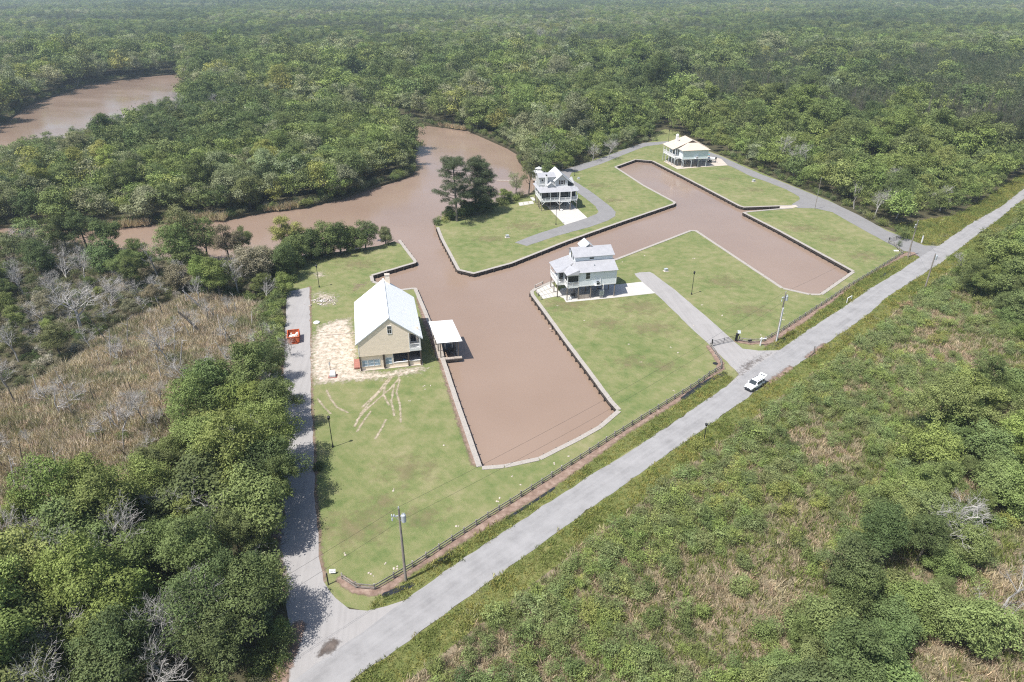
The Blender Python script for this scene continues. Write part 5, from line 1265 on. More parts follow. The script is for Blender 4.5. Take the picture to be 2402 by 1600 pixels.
# ------------------------------------------------------------------ where the woods stand (outlines of their feet, in photo pixels)
W_SW = [(-500,1340),(0,1312),(140,1268),(300,1204),(380,1134),(480,1020),(600,935),(648,890),(655,960),(650,1060),(643,1172),(644,1290),(660,1405),(680,1510),(625,1600),(560,1900),(-700,1900)]
W_STRIP = [(600,735),(652,700),(656,890),(610,900)]
W_NORTH = [(-400,557),(72,558),(200,579),(330,608),(450,618),(600,611),(700,606),(722,604),(690,640),(652,695),(640,755),(600,712),(450,690),(310,750),(220,800),(170,855),(0,932),(-400,1030)]
W_ISLE = [(-250,476),(-100,440),(0,392),(107,364),(207,342),(269,312),(344,282),(417,260),(438,242),(500,228),(600,246),(700,268),(780,282),(865,297),(936,316),(970,338),(968,372),(965,405),(935,416),(850,442),(800,460),(709,482),(630,489),(527,510),(392,514),(320,524),(200,529),(72,526),(-250,531)]
W_EDGE = [(2240,655),(2292,600),(2402,548),(2560,520),(2700,700),(2402,800),(2300,745)]
THICK = [[(2235,940),(2402,905),(2520,1000),(2520,1200),(2335,1190),(2300,1330),(2220,1430),(2160,1640),(2060,1850),(1760,1850),(1810,1600),(1905,1480),(2005,1330),(2065,1180),(2150,1085)],[(2300,1190),(2402,1160),(2520,1290),(2402,1300)],[(2180,1500),(2290,1470),(2300,1580),(2200,1600)]]
PINES = [(1560,225),(1700,175),(1890,148),(2150,140),(2402,160),(2900,180),(2900,470),(2402,392),(2280,372),(2140,350),(2000,325),(1840,305),(1700,285),(1600,262)]
PINES2 = [(1690,140),(1800,120),(1850,135),(1760,150)]
POCKET = [(2090,540),(2150,512),(2250,512),(2290,520),(2200,585),(2140,565)]
BAREPATCH = [[(-200,105),(0,98),(160,90),(330,86),(440,100),(420,125),(250,132),(0,142),(-200,150)],[(1240,85),(1330,78),(1360,95),(1260,105)],[(490,262),(545,250),(560,285),(500,300)]]
WATERLINE = None
FAR_FRONT = GA([(1190,342),(1250,400),(1300,412),(1400,368),(1530,326),(1610,330),(1700,362),(1830,418),(2030,512),(2130,548),(2400,400)])
def zone_px(P): return proj(np.concatenate([P, np.zeros((len(P),1))], 1))
def wet_or_used(P, buf=1.6):
    bad = pip(P, w_canal) | pip(P, w_river)
    for W, d in ((w_river,buf),(w_canal,2.5),(w_main,3.4),(w_side,2.0),(w_ne,2.4),(w_nw,2.4),(w_grass,1.0)): bad |= sdist(P, W) > -d
    return bad
dist = lambda P: np.hypot(P[:,0], P[:,1])

# candidates within 700 m
big = np.array([(-620,25),(640,25),(760,700),(-760,700)], float)
C0 = grid(big, 5.6)
_th = grid(GA(THICK[0]), 4.3); C0 = np.concatenate([C0[~pip(C0, GA(THICK[0]))], _th])
Q = zone_px(C0)
vis = (Q[:,0] > -420) & (Q[:,0] < 2820) & (Q[:,1] < 1990)
C0, Q = C0[vis], Q[vis]
ok = ~wet_or_used(C0) & ~pip(C0, w_marsh) & ~pip(Q, np.array(POCKET))
nearroad = sdist(C0, w_main) > -6.5
ok &= ~nearroad
ok &= ~((pip(C0, w_verge)) | pip(C0, w_verge2) | pip(C0, south_verge))
infield = pip(C0, w_field); thick = np.zeros(len(C0), bool)
for t in THICK+[W_EDGE]: thick |= pip(Q, np.array(t))
ok &= ~infield | thick
ok &= ~(pip(Q, np.array([(640,1420),(700,1500),(660,1640),(560,1640),(600,1540)])))
C0, Q, thick = C0[ok], Q[ok], thick[ok]
zone = np.full(len(C0), 'far', object)
for nm, pl in (('sw',W_SW),('strip',W_STRIP),('north',W_NORTH),('isle',W_ISLE)): zone[pip(Q, np.array(pl))] = nm
zone[thick] = 'thick'; zone[pip(Q, np.array(W_EDGE))] = 'edge'
zone[(pip(Q, np.array(PINES)) | pip(Q, np.array(PINES2))) & (vnoise(C0, 28, 12)*.8+RNG.random(len(C0))*.2 < .74)] = 'pine'
for b_ in BAREPATCH: zone[pip(Q, np.array(b_)) & (RNG.random(len(Q)) < .6)] = 'bare'
dF = edge_dist(C0, FAR_FRONT, False); dR = edge_dist(C0, w_river)
# colour of each crown: broad drifts of a kind plus single odd trees
n1, n2, rnd = vnoise(C0, 34, 1), vnoise(C0, 15, 2), RNG.random(len(C0))
mixv = n1*.62+n2*.25+rnd*.24
def by(v, names, cuts): return np.array(names, object)[np.searchsorted(cuts, v)]
tn = by(mixv, ['dark','mid','bright','mid','pale','yellow'], [.38,.55,.66,.76,.90])
tn[zone == 'sw'] = by(mixv[zone == 'sw'], ['dark','mid','bright','mid','dark','bright'], [.36,.52,.64,.74,.84])
s_ = (edge_dist(C0, w_river) < 16) & (zone != 'north') & (RNG.random(len(C0)) < .55); tn[s_] = by(RNG.random(s_.sum()), ['pale','yellow','mid'], [.55,.75])
s_ = zone == 'north'; tn[s_] = by(mixv[s_], ['dark','olive','mid','bright','dusk','dusk'], [.34,.48,.60,.68,.86])
s_ = zone == 'thick'; tn[s_] = by(mixv[s_], ['dark','mid','bright','yellow'], [.34,.56,.84])
s_ = zone == 'edge'; tn[s_] = by(mixv[s_], ['mid','bright','mid'], [.5,.7])
s_ = (zone == 'sw') & pip(Q, np.array([(380,1130),(600,920),(650,880),(655,1180),(560,1230),(450,1180)])); tn[s_] = by(RNG.random(s_.sum()), ['bright','yellow','mid'], [.5,.68])
s_ = (zone == 'isle') & pip(Q, np.array([(60,370),(340,420),(380,470),(150,480),(-50,450)])); tn[s_] = by(RNG.random(s_.sum()), ['pale','yellow','mid'], [.45,.7])
s_ = (zone == 'isle') & pip(Q, np.array([(260,300),(480,250),(700,280),(650,380),(420,400),(290,350)])); tn[s_] = by(RNG.random(s_.sum()), ['dark','mid','pale'], [.55,.9])
s_ = (zone == 'far') & (dF < 45) & (C0[:,0] > 30); tn[s_] = by(mixv[s_], ['mid','bright','mid','bright','pale'], [.35,.55,.65,.82])
hs = np.clip(np.exp(RNG.normal(-.03,.24,len(C0))), .55, 1.5)*(.85+.35*vnoise(C0, 26, 5))
hs[zone == 'north'] *= np.where(dR[zone == 'north'] < 12, .95, .66); hs[zone == 'strip'] *= .32; hs[zone == 'thick'] *= .70; hs[zone == 'edge'] *= .74; hs[zone == 'sw'] *= 1.1
s_ = (zone == 'far') & (dF < 12); hs[s_] *= .72
keep = np.ones(len(C0), bool); deep = (zone == 'far') & (dist(C0) > 300) & (dF > 14); keep[deep & (RNG.random(len(C0)) < .42)] = False; hs[deep] *= RNG.uniform(.9,1.55,deep.sum())
keep[(zone == 'strip') & (RNG.random(len(C0)) < .5)] = False; keep[(zone == 'thick') & (RNG.random(len(C0)) < .20)] = False
keep[(zone == 'north') & (RNG.random(len(C0)) < np.where(Q[:,0] < 420, .66, .30))] = False; s_ = pip(Q, np.array([(-400,345),(0,335),(107,312),(207,292),(269,262),(344,232),(417,215),(450,300),(330,400),(100,470),(-400,560)])); zone[s_ & (zone == 'far')] = 'isle'; hs[s_ & (dR < 40)] = np.minimum(hs[s_ & (dR < 40)], .7); keep[s_ & (dR < 3)] = False
C0, Q, zone, tn, hs, dF, dR = C0[keep], Q[keep], zone[keep], tn[keep], hs[keep], dF[keep], dR[keep]
dd = dist(C0); infr = (Q[:,0] > -60) & (Q[:,0] < 2462) & (Q[:,1] > -40) & (Q[:,1] < 1760)
PLACE = {'sw': 'in the near wood beside the concrete side road', 'strip': 'in the narrow strip between marsh and concrete side road', 'north': 'in the thicket between the marsh and the river',
         'isle': 'on the wooded tongue between the two river arms', 'thick': 'in the clumps across the scrub field', 'edge': 'overhanging the road across from the far gate', 'far': 'on the wooded bank behind the houses and drives'}
SIZE = lambda h: 'tall' if h > 1.08 else 'low' if h < .72 else 'medium'
broad = (zone != 'pine') & (zone != 'bare')
score = np.where(infr & broad, hs/np.hypot(dd, CAM_H), -1)
pick_b = np.argsort(-score)[:288]
ind = np.zeros(len(C0), bool); ind[pick_b] = True
for i in pick_b:
    z = zone[i]; tt = tints([tn[i]])[0]*(1.2 if z == 'thick' else 1)
    pr = THIN[i % 2] if (tn[i] in ('pale','rust') and i % 3 == 0) else BROAD[int(RNG.integers(len(BROAD)))]
    s = hs[i]*RNG.uniform(.92,1.12)
    if z in ('thick','strip','edge') or (z == 'north' and i % 2 and dR[i] > 12) or (z == 'isle' and dR[i] < 9 and i % 4) or (z == 'far' and min(dF[i], dR[i]) < 9 and i % 3) or (z == 'sw' and i % 5 == 0): pr = BUSHY[i % 3]; s *= 1.5; hs[i] *= 1.45
    if z == 'thick' and i % 3 == 0: pr = BROAD[i % 8]; s *= .75; hs[i] *= .8
    later(put_tree(pr, C0[i,0], C0[i,1], s, hs[i], tt, 'broadleaf_tree', None, 'tree', 'broadleaf trees '+PLACE[z]), f'{SIZE(hs[i])} {WORD[tn[i]]} broadleaf tree')
pin = zone == 'pine'
sp = np.where(infr & pin, 1/np.hypot(dd, CAM_H), -1); pick_p = np.argsort(-sp)[:280]
for i in pick_p:
    if sp[i] < 0: continue
    ind[i] = True; k = 'lightpine' if RNG.random() < .35 else 'pine'
    later(put_tree(PINE[int(RNG.integers(3))], C0[i,0], C0[i,1], hs[i]*1.1, hs[i]*1.05, tints([k])[0], 'pine_tree', None, 'tree', 'pines of the plantation'), ('lighter' if k == 'lightpine' else 'dark')+f' {SIZE(hs[i])} young pine')
# the rest of the wood up to 700 m, then groves out to the horizon
rest = ~ind & broad
close = rest & (dist(C0) < 215); NEARP = []
for cr_, _ in BROAD[:6]+BUSHY:
    m2 = cr_.copy(); m2.materials.clear(); m2.materials.append(M['leaf_far']); NEARP.append(m2)
n = close.sum(); scatter('wood_infill', NEARP, np.c_[C0[close], np.zeros(n)], np.c_[hs[close],hs[close],hs[close]], turns(n), tints(list(tn[close])))
rest &= ~close
pr_, tr_ = C0[rest], tn[rest]; hr = hs[rest]
rb_ = ~ind & pin; pp_ = C0[rb_]
bare_pts = C0[zone == 'bare']
far_quad = np.array([(-760,700),(760,700),(3300,3500),(-3300,3500)], float)
F0 = grid(far_quad, 12.5); QF = zone_px(F0); F0 = F0[(QF[:,0] > -250) & (QF[:,0] < 2650)]; QF = zone_px(F0)
F0 = F0[~wet_or_used(F0)]; QF = zone_px(F0)
fp = (pip(QF, np.array(PINES)) & (vnoise(F0, 60, 12) < .72)) | (vnoise(F0, 130, 9)*.7+vnoise(F0, 50, 8)*.3 > .70)
fb = np.zeros(len(F0), bool)
for b_ in BAREPATCH: fb |= pip(QF, np.array(b_))
fb &= RNG.random(len(F0)) < .55
fm = vnoise(F0, 190, 3)*.6+vnoise(F0, 55, 4)*.35+RNG.random(len(F0))*.2
ft = by(fm, ['dark','mid','bright','mid','pale','yellow'], [.40,.58,.68,.74,.90])
fsc = np.exp(RNG.normal(.42,.24,len(F0))); fz = RNG.uniform(.8,1.45,len(F0))*(.8+.5*vnoise(F0, 70, 6))
ok = ~fp & ~fb
P = np.concatenate([np.c_[pr_, np.zeros(len(pr_))], np.c_[F0[ok], np.zeros(ok.sum())]])
scl = np.concatenate([np.c_[hr*RNG.uniform(.95,1.15,len(hr)), hr*RNG.uniform(.95,1.15,len(hr)), hr], np.c_[fsc[ok], fsc[ok], fz[ok]]])
tt = np.concatenate([tints(list(tr_))*1.02, tints(list(ft[ok]))*1.06])
scatter('distant_forest', FAR, P, scl, turns(len(P)), tt)
P = np.concatenate([np.c_[pp_, np.zeros(len(pp_))], np.c_[F0[fp & ~fb], np.zeros((fp & ~fb).sum())]]); n = len(P); big_ = np.arange(n) >= len(pp_)
s = np.where(big_, RNG.uniform(1.5,2.4,n), RNG.uniform(.9,1.3,n)); scatter('distant_pines', FARP, P, np.c_[s, s, np.where(big_, RNG.uniform(.9,1.25,n), s)], turns(n), tints(['pine' if r > .4 else 'lightpine' for r in RNG.random(n)]))
bp = np.concatenate([bare_pts, F0[fb]]); n = len(bp); s = RNG.uniform(.8,1.5,n)
scatter('distant_bare_trees', FARB, np.c_[bp, np.zeros(n)], np.c_[s,s,s], turns(n), tints(['grey']*n))
# ------------------------------------------------------------------ trees one can point at
def tall_pine(seed, H, label, px, lean=0.0, spread=4.2):
    rng = np.random.default_rng(seed); p = G(*px); r = empty('tall_pine', p, 0, label, 'pine tree')
    tr = MB(); tr.tube([(0,0,-.3),(lean*.3,0,H*.4),(lean*.7,0,H*.75),(lean,0,H*.97)], [.42,.34,.22,.06], 9, False); L = []
    for k in range(46):
        t = rng.uniform(.30,1.0); a = k*2.4+rng.uniform(-.5,.5); ln = spread*(1.12-t)**.5*rng.uniform(.5,1.1); s = np.array([lean*t,0,H*t*.96])
        e = s+np.array([ln*math.cos(a), ln*math.sin(a), ln*rng.uniform(.05,.45)]); tr.tube([s, s*.5+e*.5+np.array([0,0,-.15]), e], [.09,.06,.025], 5, False)
        for j in range(3): q = e+(s-e)*rng.uniform(0,.45)+rng.normal(0,.35,3)*np.array([1,1,.5]); L.append((*q, rng.uniform(.75,1.55)))
    L = np.array(L); C, N, S, tone = leaf_points(rng, L, 80000, .23, up=.5, rnd=.9, squash=.55, fill=.5)
    tr.build('trunk', M['bark'], r); c = link('crown', quads_mesh('crown', C, N, S, tone, M['leaf'], rng, .5), r); c.color = (.058,.074,.042,1); return r
tall_pine(1, 21.0, 'tallest dark pine with a bare trunk on the river shore of the peninsula', (1072,519), -.6, 8.6)
tall_pine(2, 19.0, 'second dark pine, straight trunk, just right of the tallest by the river', (1116,502), .5, 7.4)
tall_pine(3, 18.0, 'third dark pine crowded close behind the straight trunked one by the river', (1124,500), 1.6, 6.0)
def spot(px, pr, s, sz, tint, label, name='broadleaf_tree', cat='tree'):
    p = G(*px); put_tree(pr, p.x, p.y, s, sz, np.array(TINT[tint]), name, label, cat, None)
spot((1185,478), BROAD[4], .62, .62, 'bright', 'small bright green round tree on the grass between pines and grey house')
spot((1150,490), THIN[0], .72, .72, 'olive', 'dull olive tree at the foot of the right hand tall pine')
spot((1210,464), THIN[1], .85, 1.1, 'pale', 'thin pale tree with a bare trunk at the water beside the grey house')
spot((1240,455), THIN[0], 1.0, 1.25, 'olive', 'dusky tree with hanging tufts between the river and the grey house')
for k_, (u_, v_) in enumerate([(1058,516),(1097,508),(1118,502),(1140,497)]): spot((u_,v_), BUSHY[k_ % 3], .78+.08*k_, .8, 'dark', ['first','second','third','fourth'][k_]+' bushy dark tree from the water in the growth below the tall pines')
spot((1090,506), BROAD[1], .5, .45, 'dark', 'low dark tree under the tallest pine by the river')
spot((962,352), BROAD[3], 1.1, .95, 'mid', 'overhanging tree on the tip of the wooded tongue in the river bend')
spot((60,388), BROAD[2], 1.15, 1.0, 'olive', 'round olive crowned tree standing alone at the left bend of the upper river')
spot((1285,418), BROAD[2], .8, .6, 'bright', 'low bright bushy tree behind the white pavilion')
spot((1320,402), BROAD[0], .85, .8, 'bright', 'bright green tree at the inner bend of the loop drive')
spot((880,560), BROAD[4], .42, .55, 'pale', 'small pale upright tree at the canal mouth corner')
spot((1860,150), BROAD[3], 1.7, 1.3, 'pine', 'broad dark dome shaped tree beyond the pine stand')
spot((650,1140), BROAD[5], 1.0, 1.0, 'bright', 'bright tree leaning out over the shaded bend of the side road')
spot((648,1015), BROAD[0], 1.05, 1.0, 'mid', 'mid green tree overhanging the side road above the shaded bend')
spot((645,1185), BROAD[3], 1.1, 1.05, 'dark', 'dark tree leaning over the lowest shaded part of the side road')
spot((668,1215), BROAD[1], .75, .9, 'mid', 'mid green tree shading the lower side road')
spot((642,1100), BROAD[3], 1.25, 1.15, 'bright', 'large bright tree spreading over the side road above the shaded bend')
spot((748,1100), BUSHY[1], .30, .22, 'dark', 'low dark bush at the lawn edge beside the shaded side road')
for k, (u, v, s, t) in enumerate([(705,612,.62,'mid'),(735,606,.66,'dark'),(765,601,.62,'mid'),(800,594,.66,'dark'),(830,589,.55,'mid'),(858,584,.52,'dark'),(905,572,.38,'olive'),(690,628,.66,'mid'),(672,655,.6,'dark'),(668,690,.42,'bright')]):
    p = G(u, v); s *= 1.75; r_t = put_tree(BUSHY[k % 3], p.x, p.y, s*1.15, s*1.35, np.array(TINT[t]), 'broadleaf_tree', None, 'tree', 'row of trees edging the mown corner'); later(r_t, f'{WORD[t]} bushy bank tree')
# dead and leafless trees
def dead(px, seed, H, sp, label, r=.2, lean=0.0, rz=None, m='dead_bark', kids=(6,5,4,4)):
    p = G(*px); put_bare(bare_tree(seed, H, sp, r, 4, m, kids, lean), p.x, p.y, 1.0, label, rz=rz)
dead((190,775), 31, 15, 1.5, 'huge bleached dead tree with a wide spreading crown at the marsh edge', .4, .1, 0, kids=(7,6,4,4))
dead((262,722), 32, 12, 1.3, 'bleached dead tree just right of the huge spreading one', .3, .15, .5)
dead((372,655), 33, 13, .55, 'tall forked pale dead trunk standing before the river', .26, -.1, .3, kids=(4,3,3,2))
dead((560,690), 34, 11, .8, 'grey dead tree with crooked limbs at the right end of the marsh thicket', .24)
dead((640,960), 35, 11, .9, 'leaning pale dead tree rising beside the side road below the dumpster', .2, -.35, 0)
dead((290,1012), 36, 9, .5, 'broken leaning snag in the middle of the reeds', .18, -.5, 0, kids=(3,2,2,2))
dead((500,1270), 37, 11, 1.3, 'spreading grey leafless crown in the near wood close to the road', .24, kids=(7,6,4,4))
dead((452,1545), 38, 13, .8, 'tall pale dead tree with brushy top in the near wood', .26, -.08, 0, kids=(7,6,4,4))
dead((120,1640), 39, 11, 1.1, 'grey leafless tree at the bottom corner of the near wood', .2)
dead((380,1665), 40, 10, 1.2, 'tangle of bare branches at the bottom edge of the near wood', .2)
dead((2195,1290), 41, 11, 1.1, 'large silvery dead tree rising from the scrub field clumps', .26, .25, .4, kids=(7,6,4,4))
dead((2290,1480), 42, 9, .7, 'thin white dead tree in the dry grass behind the scrub clumps', .15, .3, .3, kids=(4,3,3,2))
dead((2350,1430), 43, 9, .8, 'forked white dead tree near the right edge of the dry grass', .16, .2, .2, kids=(4,3,3,2))
dead((2255,660), 44, 8, .9, 'pale forked dead tree below the big crowns overhanging the road', .2)
dead((2050,512), 45, 13, 1.0, 'silvery dead tree with long fanned limbs beside the north drive', .22, .1, .2, kids=(8,5,4,3))
dead((2003,490), 46, 12, .5, 'slim bare trunk beside the silvery fanned dead tree', .18, -.1, .2, kids=(3,3,2,2))
dead((1428,372), 47, 12, .8, 'pale leafless tree among green ones behind the loop drive', .2, kids=(7,6,4,4))
dead((1390,378), 48, 10, .9, 'smaller leafless tree at the left of the pale one behind the loop drive', .18)
dead((520,300), 49, 12, 1.1, 'grey leafless tree amid dark crowns between the river arms', .24, kids=(7,6,4,4))
dead((2150,190), 50, 12, 1.0, 'white dead tree standing out above the dark pines', .22)
dead((1640,215), 51, 14, .3, 'slim white dead trunk at the near end of the dark pines', .2, kids=(3,2,2,2))
dead((180,203), 52, 9, 1.0, 'white driftwood tree leaning from the far bank of the upper river', .3, .7, 0, kids=(4,3,2,2))
for (a, b_, r, lb) in [((478,785),(438,728),.32,'thick dark log leaning out of the reeds'),((482,730),(446,676),.18,'pale broken trunk leaning beside the dark leaning log')]:
    p = G(*a); q = G(b_[0]+10, b_[1]+60, 0)+Vector((-1.5,0,6.0)); d = q-p
    tag(MB().tube([(0,0,-.2), d*.55+Vector((0,0,.2)), d], [r, r*.85, r*.5], 7).tube([d*.7, d*.7+Vector((.9,.2,1.0))], [r*.4,r*.2], 5).build('leaning_log', M['dark_snag'] if r > .2 else M['dead_bark'], None, p), lb, 'log')
marsh_in = grid(w_marsh, 7.5, .5); k = 0
for x, y in marsh_in[RNG.permutation(len(marsh_in))][:75]:
    if sdist(np.array([[x,y]]), w_marsh)[0] < 1: continue
    later(put_bare(SNAG[int(RNG.integers(6))], x, y, RNG.uniform(.6,1.15), None, 'dead_snag', 'dead snag', 'thin snags scattered through the reeds', tilt=tuple(RNG.normal(0,.14,2))), 'thin bare snag in the reeds')
k = 0
for x, y in marsh_in[RNG.permutation(len(marsh_in))]:
    if sdist(np.array([[x,y]]), w_marsh)[0] < 1 or k > 70: continue
    k += 1; later(put_bare(BARE[k % 4], x+RNG.normal(0,2), y+RNG.normal(0,2), RNG.uniform(.35,.85), None, 'dead_tree', 'dead tree', 'small dead trees in the reeds', tilt=tuple(RNG.normal(0,.16,2))), 'small dead tree in the reeds')
    if k % 2 == 0:
        o = link('shrub', SHRUB[k % 5], None, (x+3, y-2, 0), (0,0,k), (1.2,1.2,1.0)); o.color = (*TINT['mid' if k % 4 else 'olive'], 1); tag(o, None, 'shrub', 'green bushes in the reeds'); later(o, 'green bush in the reeds')
Nb = grid(GA(W_NORTH), 6, .5)
for x, y in Nb[RNG.permutation(len(Nb))][:95]:
    if wet_or_used(np.array([[x,y]]))[0]: continue
    later(put_bare(BARE[int(RNG.integers(4))], x, y, RNG.uniform(.55,.95), None, 'dead_tree', 'dead tree', 'leafless trees of the marsh thicket'), 'leafless grey tree')
Sb = C0[(zone == 'sw') & infr]
for x, y in Sb[RNG.permutation(len(Sb))][:14]: later(put_bare(BARE[int(RNG.integers(4))], x+2, y+2, RNG.uniform(.9,1.15), None, 'dead_tree', 'dead tree', 'leafless trees of the near wood'), 'leafless grey tree')
Ib = C0[(zone == 'isle') & infr]
for x, y in Ib[RNG.permutation(len(Ib))][:16]: later(put_bare(BARE[int(RNG.integers(4))], x+2, y+2, RNG.uniform(1.0,1.3), None, 'dead_tree', 'dead tree', 'leafless trees between the river arms'), 'leafless grey tree')
Fb = C0[(zone == 'far') & infr & (dd < 420)]
for x, y in Fb[RNG.permutation(len(Fb))][:22]: later(put_bare(BARE[int(RNG.integers(4))], x+2, y+2, RNG.uniform(1.0,1.3), None, 'dead_tree', 'dead tree', 'leafless trees beyond the houses'), 'leafless grey tree')

# ------------------------------------------------------------------ shrubs of the field and the shores
S0 = grid(w_field, 1.75, .48); QS = zone_px(S0)
S0 = S0[(QS[:,0] > -100) & (QS[:,0] < 2750) & (QS[:,1] < 1800)]; QS = zone_px(S0)
ok = (sdist(S0, south_verge) < -.8) & (sdist(S0, w_main) < -4)
dn = vnoise(S0, 12, 21)*.35+vnoise(S0, 4.0, 22)*.4+RNG.random(len(S0))*.25
openland = pip(QS, np.array([(2150,1480),(2402,1290),(2600,1350),(2600,1900),(2080,1900)]))
hedge = (edge_dist(S0, ms+s_nrm*7.5, False) < 3.0)
thr = np.where(openland, .66, .44); thr = np.where(hedge, .30, thr)
thr = np.where(QS[:,1] > 1250, thr+.05, thr)
ok &= dn > thr
for t in THICK[:1]: ok &= ~pip(QS, np.array(t))
S0, dn, QS = S0[ok], dn[ok], QS[ok]
st_ = by(RNG.random(len(S0))*.6+vnoise(S0, 9, 23)*.5, ['dark','mid','shrubby','bright','shrubby','yellow','dusk'], [.12,.30,.48,.64,.86,1.02]); TINT['shrubby'] = (.106,.130,.056); WORD['shrubby'] = 'greyish green'
ss = RNG.uniform(.7,1.35,len(S0))*(.75+dn*.6)
sd_ = np.hypot(dist(S0), CAM_H); fr_ = (QS[:,0] > 0) & (QS[:,0] < 2402) & (QS[:,1] < 1590)
sc_ = np.where(fr_, ss/sd_, -1); pk = np.argsort(-sc_)[:285]; isin = np.zeros(len(S0), bool); isin[pk] = True
for i in pk:
    o = link('shrub', SHRUB[int(RNG.integers(5))], None, (S0[i,0], S0[i,1], 0), (0,0,RNG.uniform(0,6.28)), (ss[i],ss[i],ss[i]*RNG.uniform(.85,1.15))); o.color = (*(tints([st_[i]])[0]*1.1), 1)
    where = 'lining the verge' if hedge[ok][i] else 'in the field'
    tag(o, None, 'shrub', 'shrubs of the scrub field'); later(o, f'{"large" if ss[i] > 1.25 else "small" if ss[i] < .95 else "medium"} {WORD[st_[i]]} shrub {where}')
r_ = ~isin; n = r_.sum(); FSH = [bush(400+i, H, R, 1700, .15, True) for i, (H, R) in enumerate([(1.9,1.2),(1.5,1.3),(2.3,1.2),(1.8,1.05)])]
scatter('scrub_thicket', FSH, np.c_[S0[r_], np.zeros(n)], np.c_[ss[r_],ss[r_],ss[r_]], turns(n), tints(list(st_[r_]))*1.12)
for k, (u, v, s, t, lb) in enumerate([(1750,1028,2.1,'mid','dark rounded shrub taller than its neighbours near the road lamp'),(1640,1058,1.4,'yellow','yellow green shrub at the foot of the road lamp'),
  (2122,728,1.5,'rust','reddish brown bush at the field edge by the pale transformer pole'),(1025,528,1.5,'dark','dark round bush on the bulkhead corner of the peninsula'),(1045,522,1.2,'yellow','small yellow green bush beside the dark one on the peninsula corner'),
  (2115,560,2.4,'mid','round dark green shrub beside the far entrance gate'),(2108,578,.8,'dark','slim clipped evergreen bush at the far gate post')]):
    p = G(u, v); o = link('shrub', SHRUB[k % 5], None, p, (0,0,k), (s,s,s*(1.5 if k == 6 else 1))); o.color = (*TINT[t], 1); tag(o, lb, 'shrub')
# low brush along shores, wood edges and under the near trees
def line_pts(px, s, w):
    W = GA(px); out = []
    for a, b_ in zip(W[:-1], W[1:]):
        L = np.linalg.norm(b_-a); k = max(1, int(L/s)); t = RNG.random(k); nrm = np.array([-(b_-a)[1], (b_-a)[0]])/max(L,1e-6)
        out.append(a+(b_-a)*t[:,None]+nrm*RNG.normal(0, w, (k,1)))
    return np.vstack(out)
br = [line_pts(W_ISLE[12:], .9, 1.2), line_pts([(1018,523),(1040,514),(1075,503),(1130,490),(1190,474),(1225,462)], .5, .9), line_pts([(1262,425),(1238,398),(1214,372),(1211,356),(1189,341),(1144,321),(1096,300),(982,286)], .9, 1.5),
      line_pts([(0,286),(69,239),(172,205),(207,192),(293,181),(344,174),(413,168)], 1.5, 2), line_pts([(1320,396),(1400,370),(1480,343),(1530,328)], 1.0, 2), line_pts([(1700,362),(1822,416),(1946,466),(2030,513),(2100,545)], .9, 1.8),
      line_pts([(720,606),(800,588),(925,565)], .5, .8), line_pts([(690,640),(660,695),(650,760),(648,880)], .6, 1.0), line_pts([(650,900),(646,1172),(646,1290),(662,1405),(684,1500),(650,1560)], .5, .9), grid(GA(W_SW), 3.0), grid(GA(W_STRIP), 1.6), grid(GA([(2250,660),(2402,560),(2600,560),(2402,790)]), 2.2)]
bp = np.vstack(br); bp = bp[~(pip(bp, w_canal) | pip(bp, w_river) | (sdist(bp, w_main) > -2) | (sdist(bp, w_side) > -.5) | (sdist(bp, w_ne) > -1) | (sdist(bp, w_nw) > -1))]
n = len(bp); s = RNG.uniform(.7,1.6,n)
scatter('waterside_brush', FSH, np.c_[bp, np.zeros(n)], np.c_[s,s,s], turns(n), tints(list(by(RNG.random(n), ['dark','mid','olive','bright','pale'], [.22,.5,.68,.9]))))
tb = grid(GA(W_NORTH), 2.3); tb = tb[~(pip(tb, w_river) | (sdist(tb, w_side) > -.5) | pip(tb, w_canal))]; n = len(tb); s = RNG.uniform(.6,1.4,n); qx = zone_px(tb)[:,0]
scatter('thicket_brush', FSH, np.c_[tb, np.zeros(n)], np.c_[s,s,s], turns(n), tints([('dusk' if r < .45 else 'grey' if r < .6 else 'olive') if x < 430 and r < .8 else ('mid' if r < .6 else 'olive' if r < .85 else 'dark') for x, r in zip(qx, RNG.random(n))]))
# brown reeds of the marsh, dry grass between the shrubs, taller verge grass
REED = [blades(500+i, 34, 1.7, .75, .075, M['leaf_far'], .75) for i in range(4)]
TUFT = [blades(520+i, 30, .85, .6, .06, M['leaf_far'], 1.0) for i in range(4)]
VG = [blades(540+i, 26, .45, .5, .06, M['leaf_far'], .9) for i in range(3)]
TINT.update(reed=(.36,.31,.25), reed2=(.27,.23,.185), reedg=(.17,.175,.10), straw=(.30,.25,.18), straw2=(.24,.205,.145), pink=(.29,.235,.195), grassy=(.12,.145,.045), goldgrass=(.19,.185,.06))
P_ = grid(w_marsh, .66, .5); q = zone_px(P_); P_ = P_[(q[:,0] > -120)]; n = len(P_); v = vnoise(P_, 8, 31)*.6+RNG.random(n)*.45
s = RNG.uniform(.65,1.25,n)*(.7+.5*vnoise(P_, 6, 30)); scatter('marsh_reeds', REED, np.c_[P_, np.zeros(n)], np.c_[s,s,s], turns(n, .12), tints(list(by(v, ['reedg','reed2','reed','reed2','reedg'], [.30,.48,.72,.92]))))
bank = [line_pts([(392,514),(460,512),(527,510)], .12, 1.0), line_pts([(622,489),(660,487),(700,483)], .14, .9), line_pts([(200,530),(290,528),(320,525),(345,522)], .16, 1.2), line_pts([(1030,293),(1060,298),(1090,303)], .3, .6)]
bkp = np.vstack(bank); n = len(bkp); s = RNG.uniform(.9,1.5,n); scatter('river_edge_reeds', REED, np.c_[bkp, np.full(n,-.3)], np.c_[s,s,s], turns(n, .1), tints(['straw']*n))
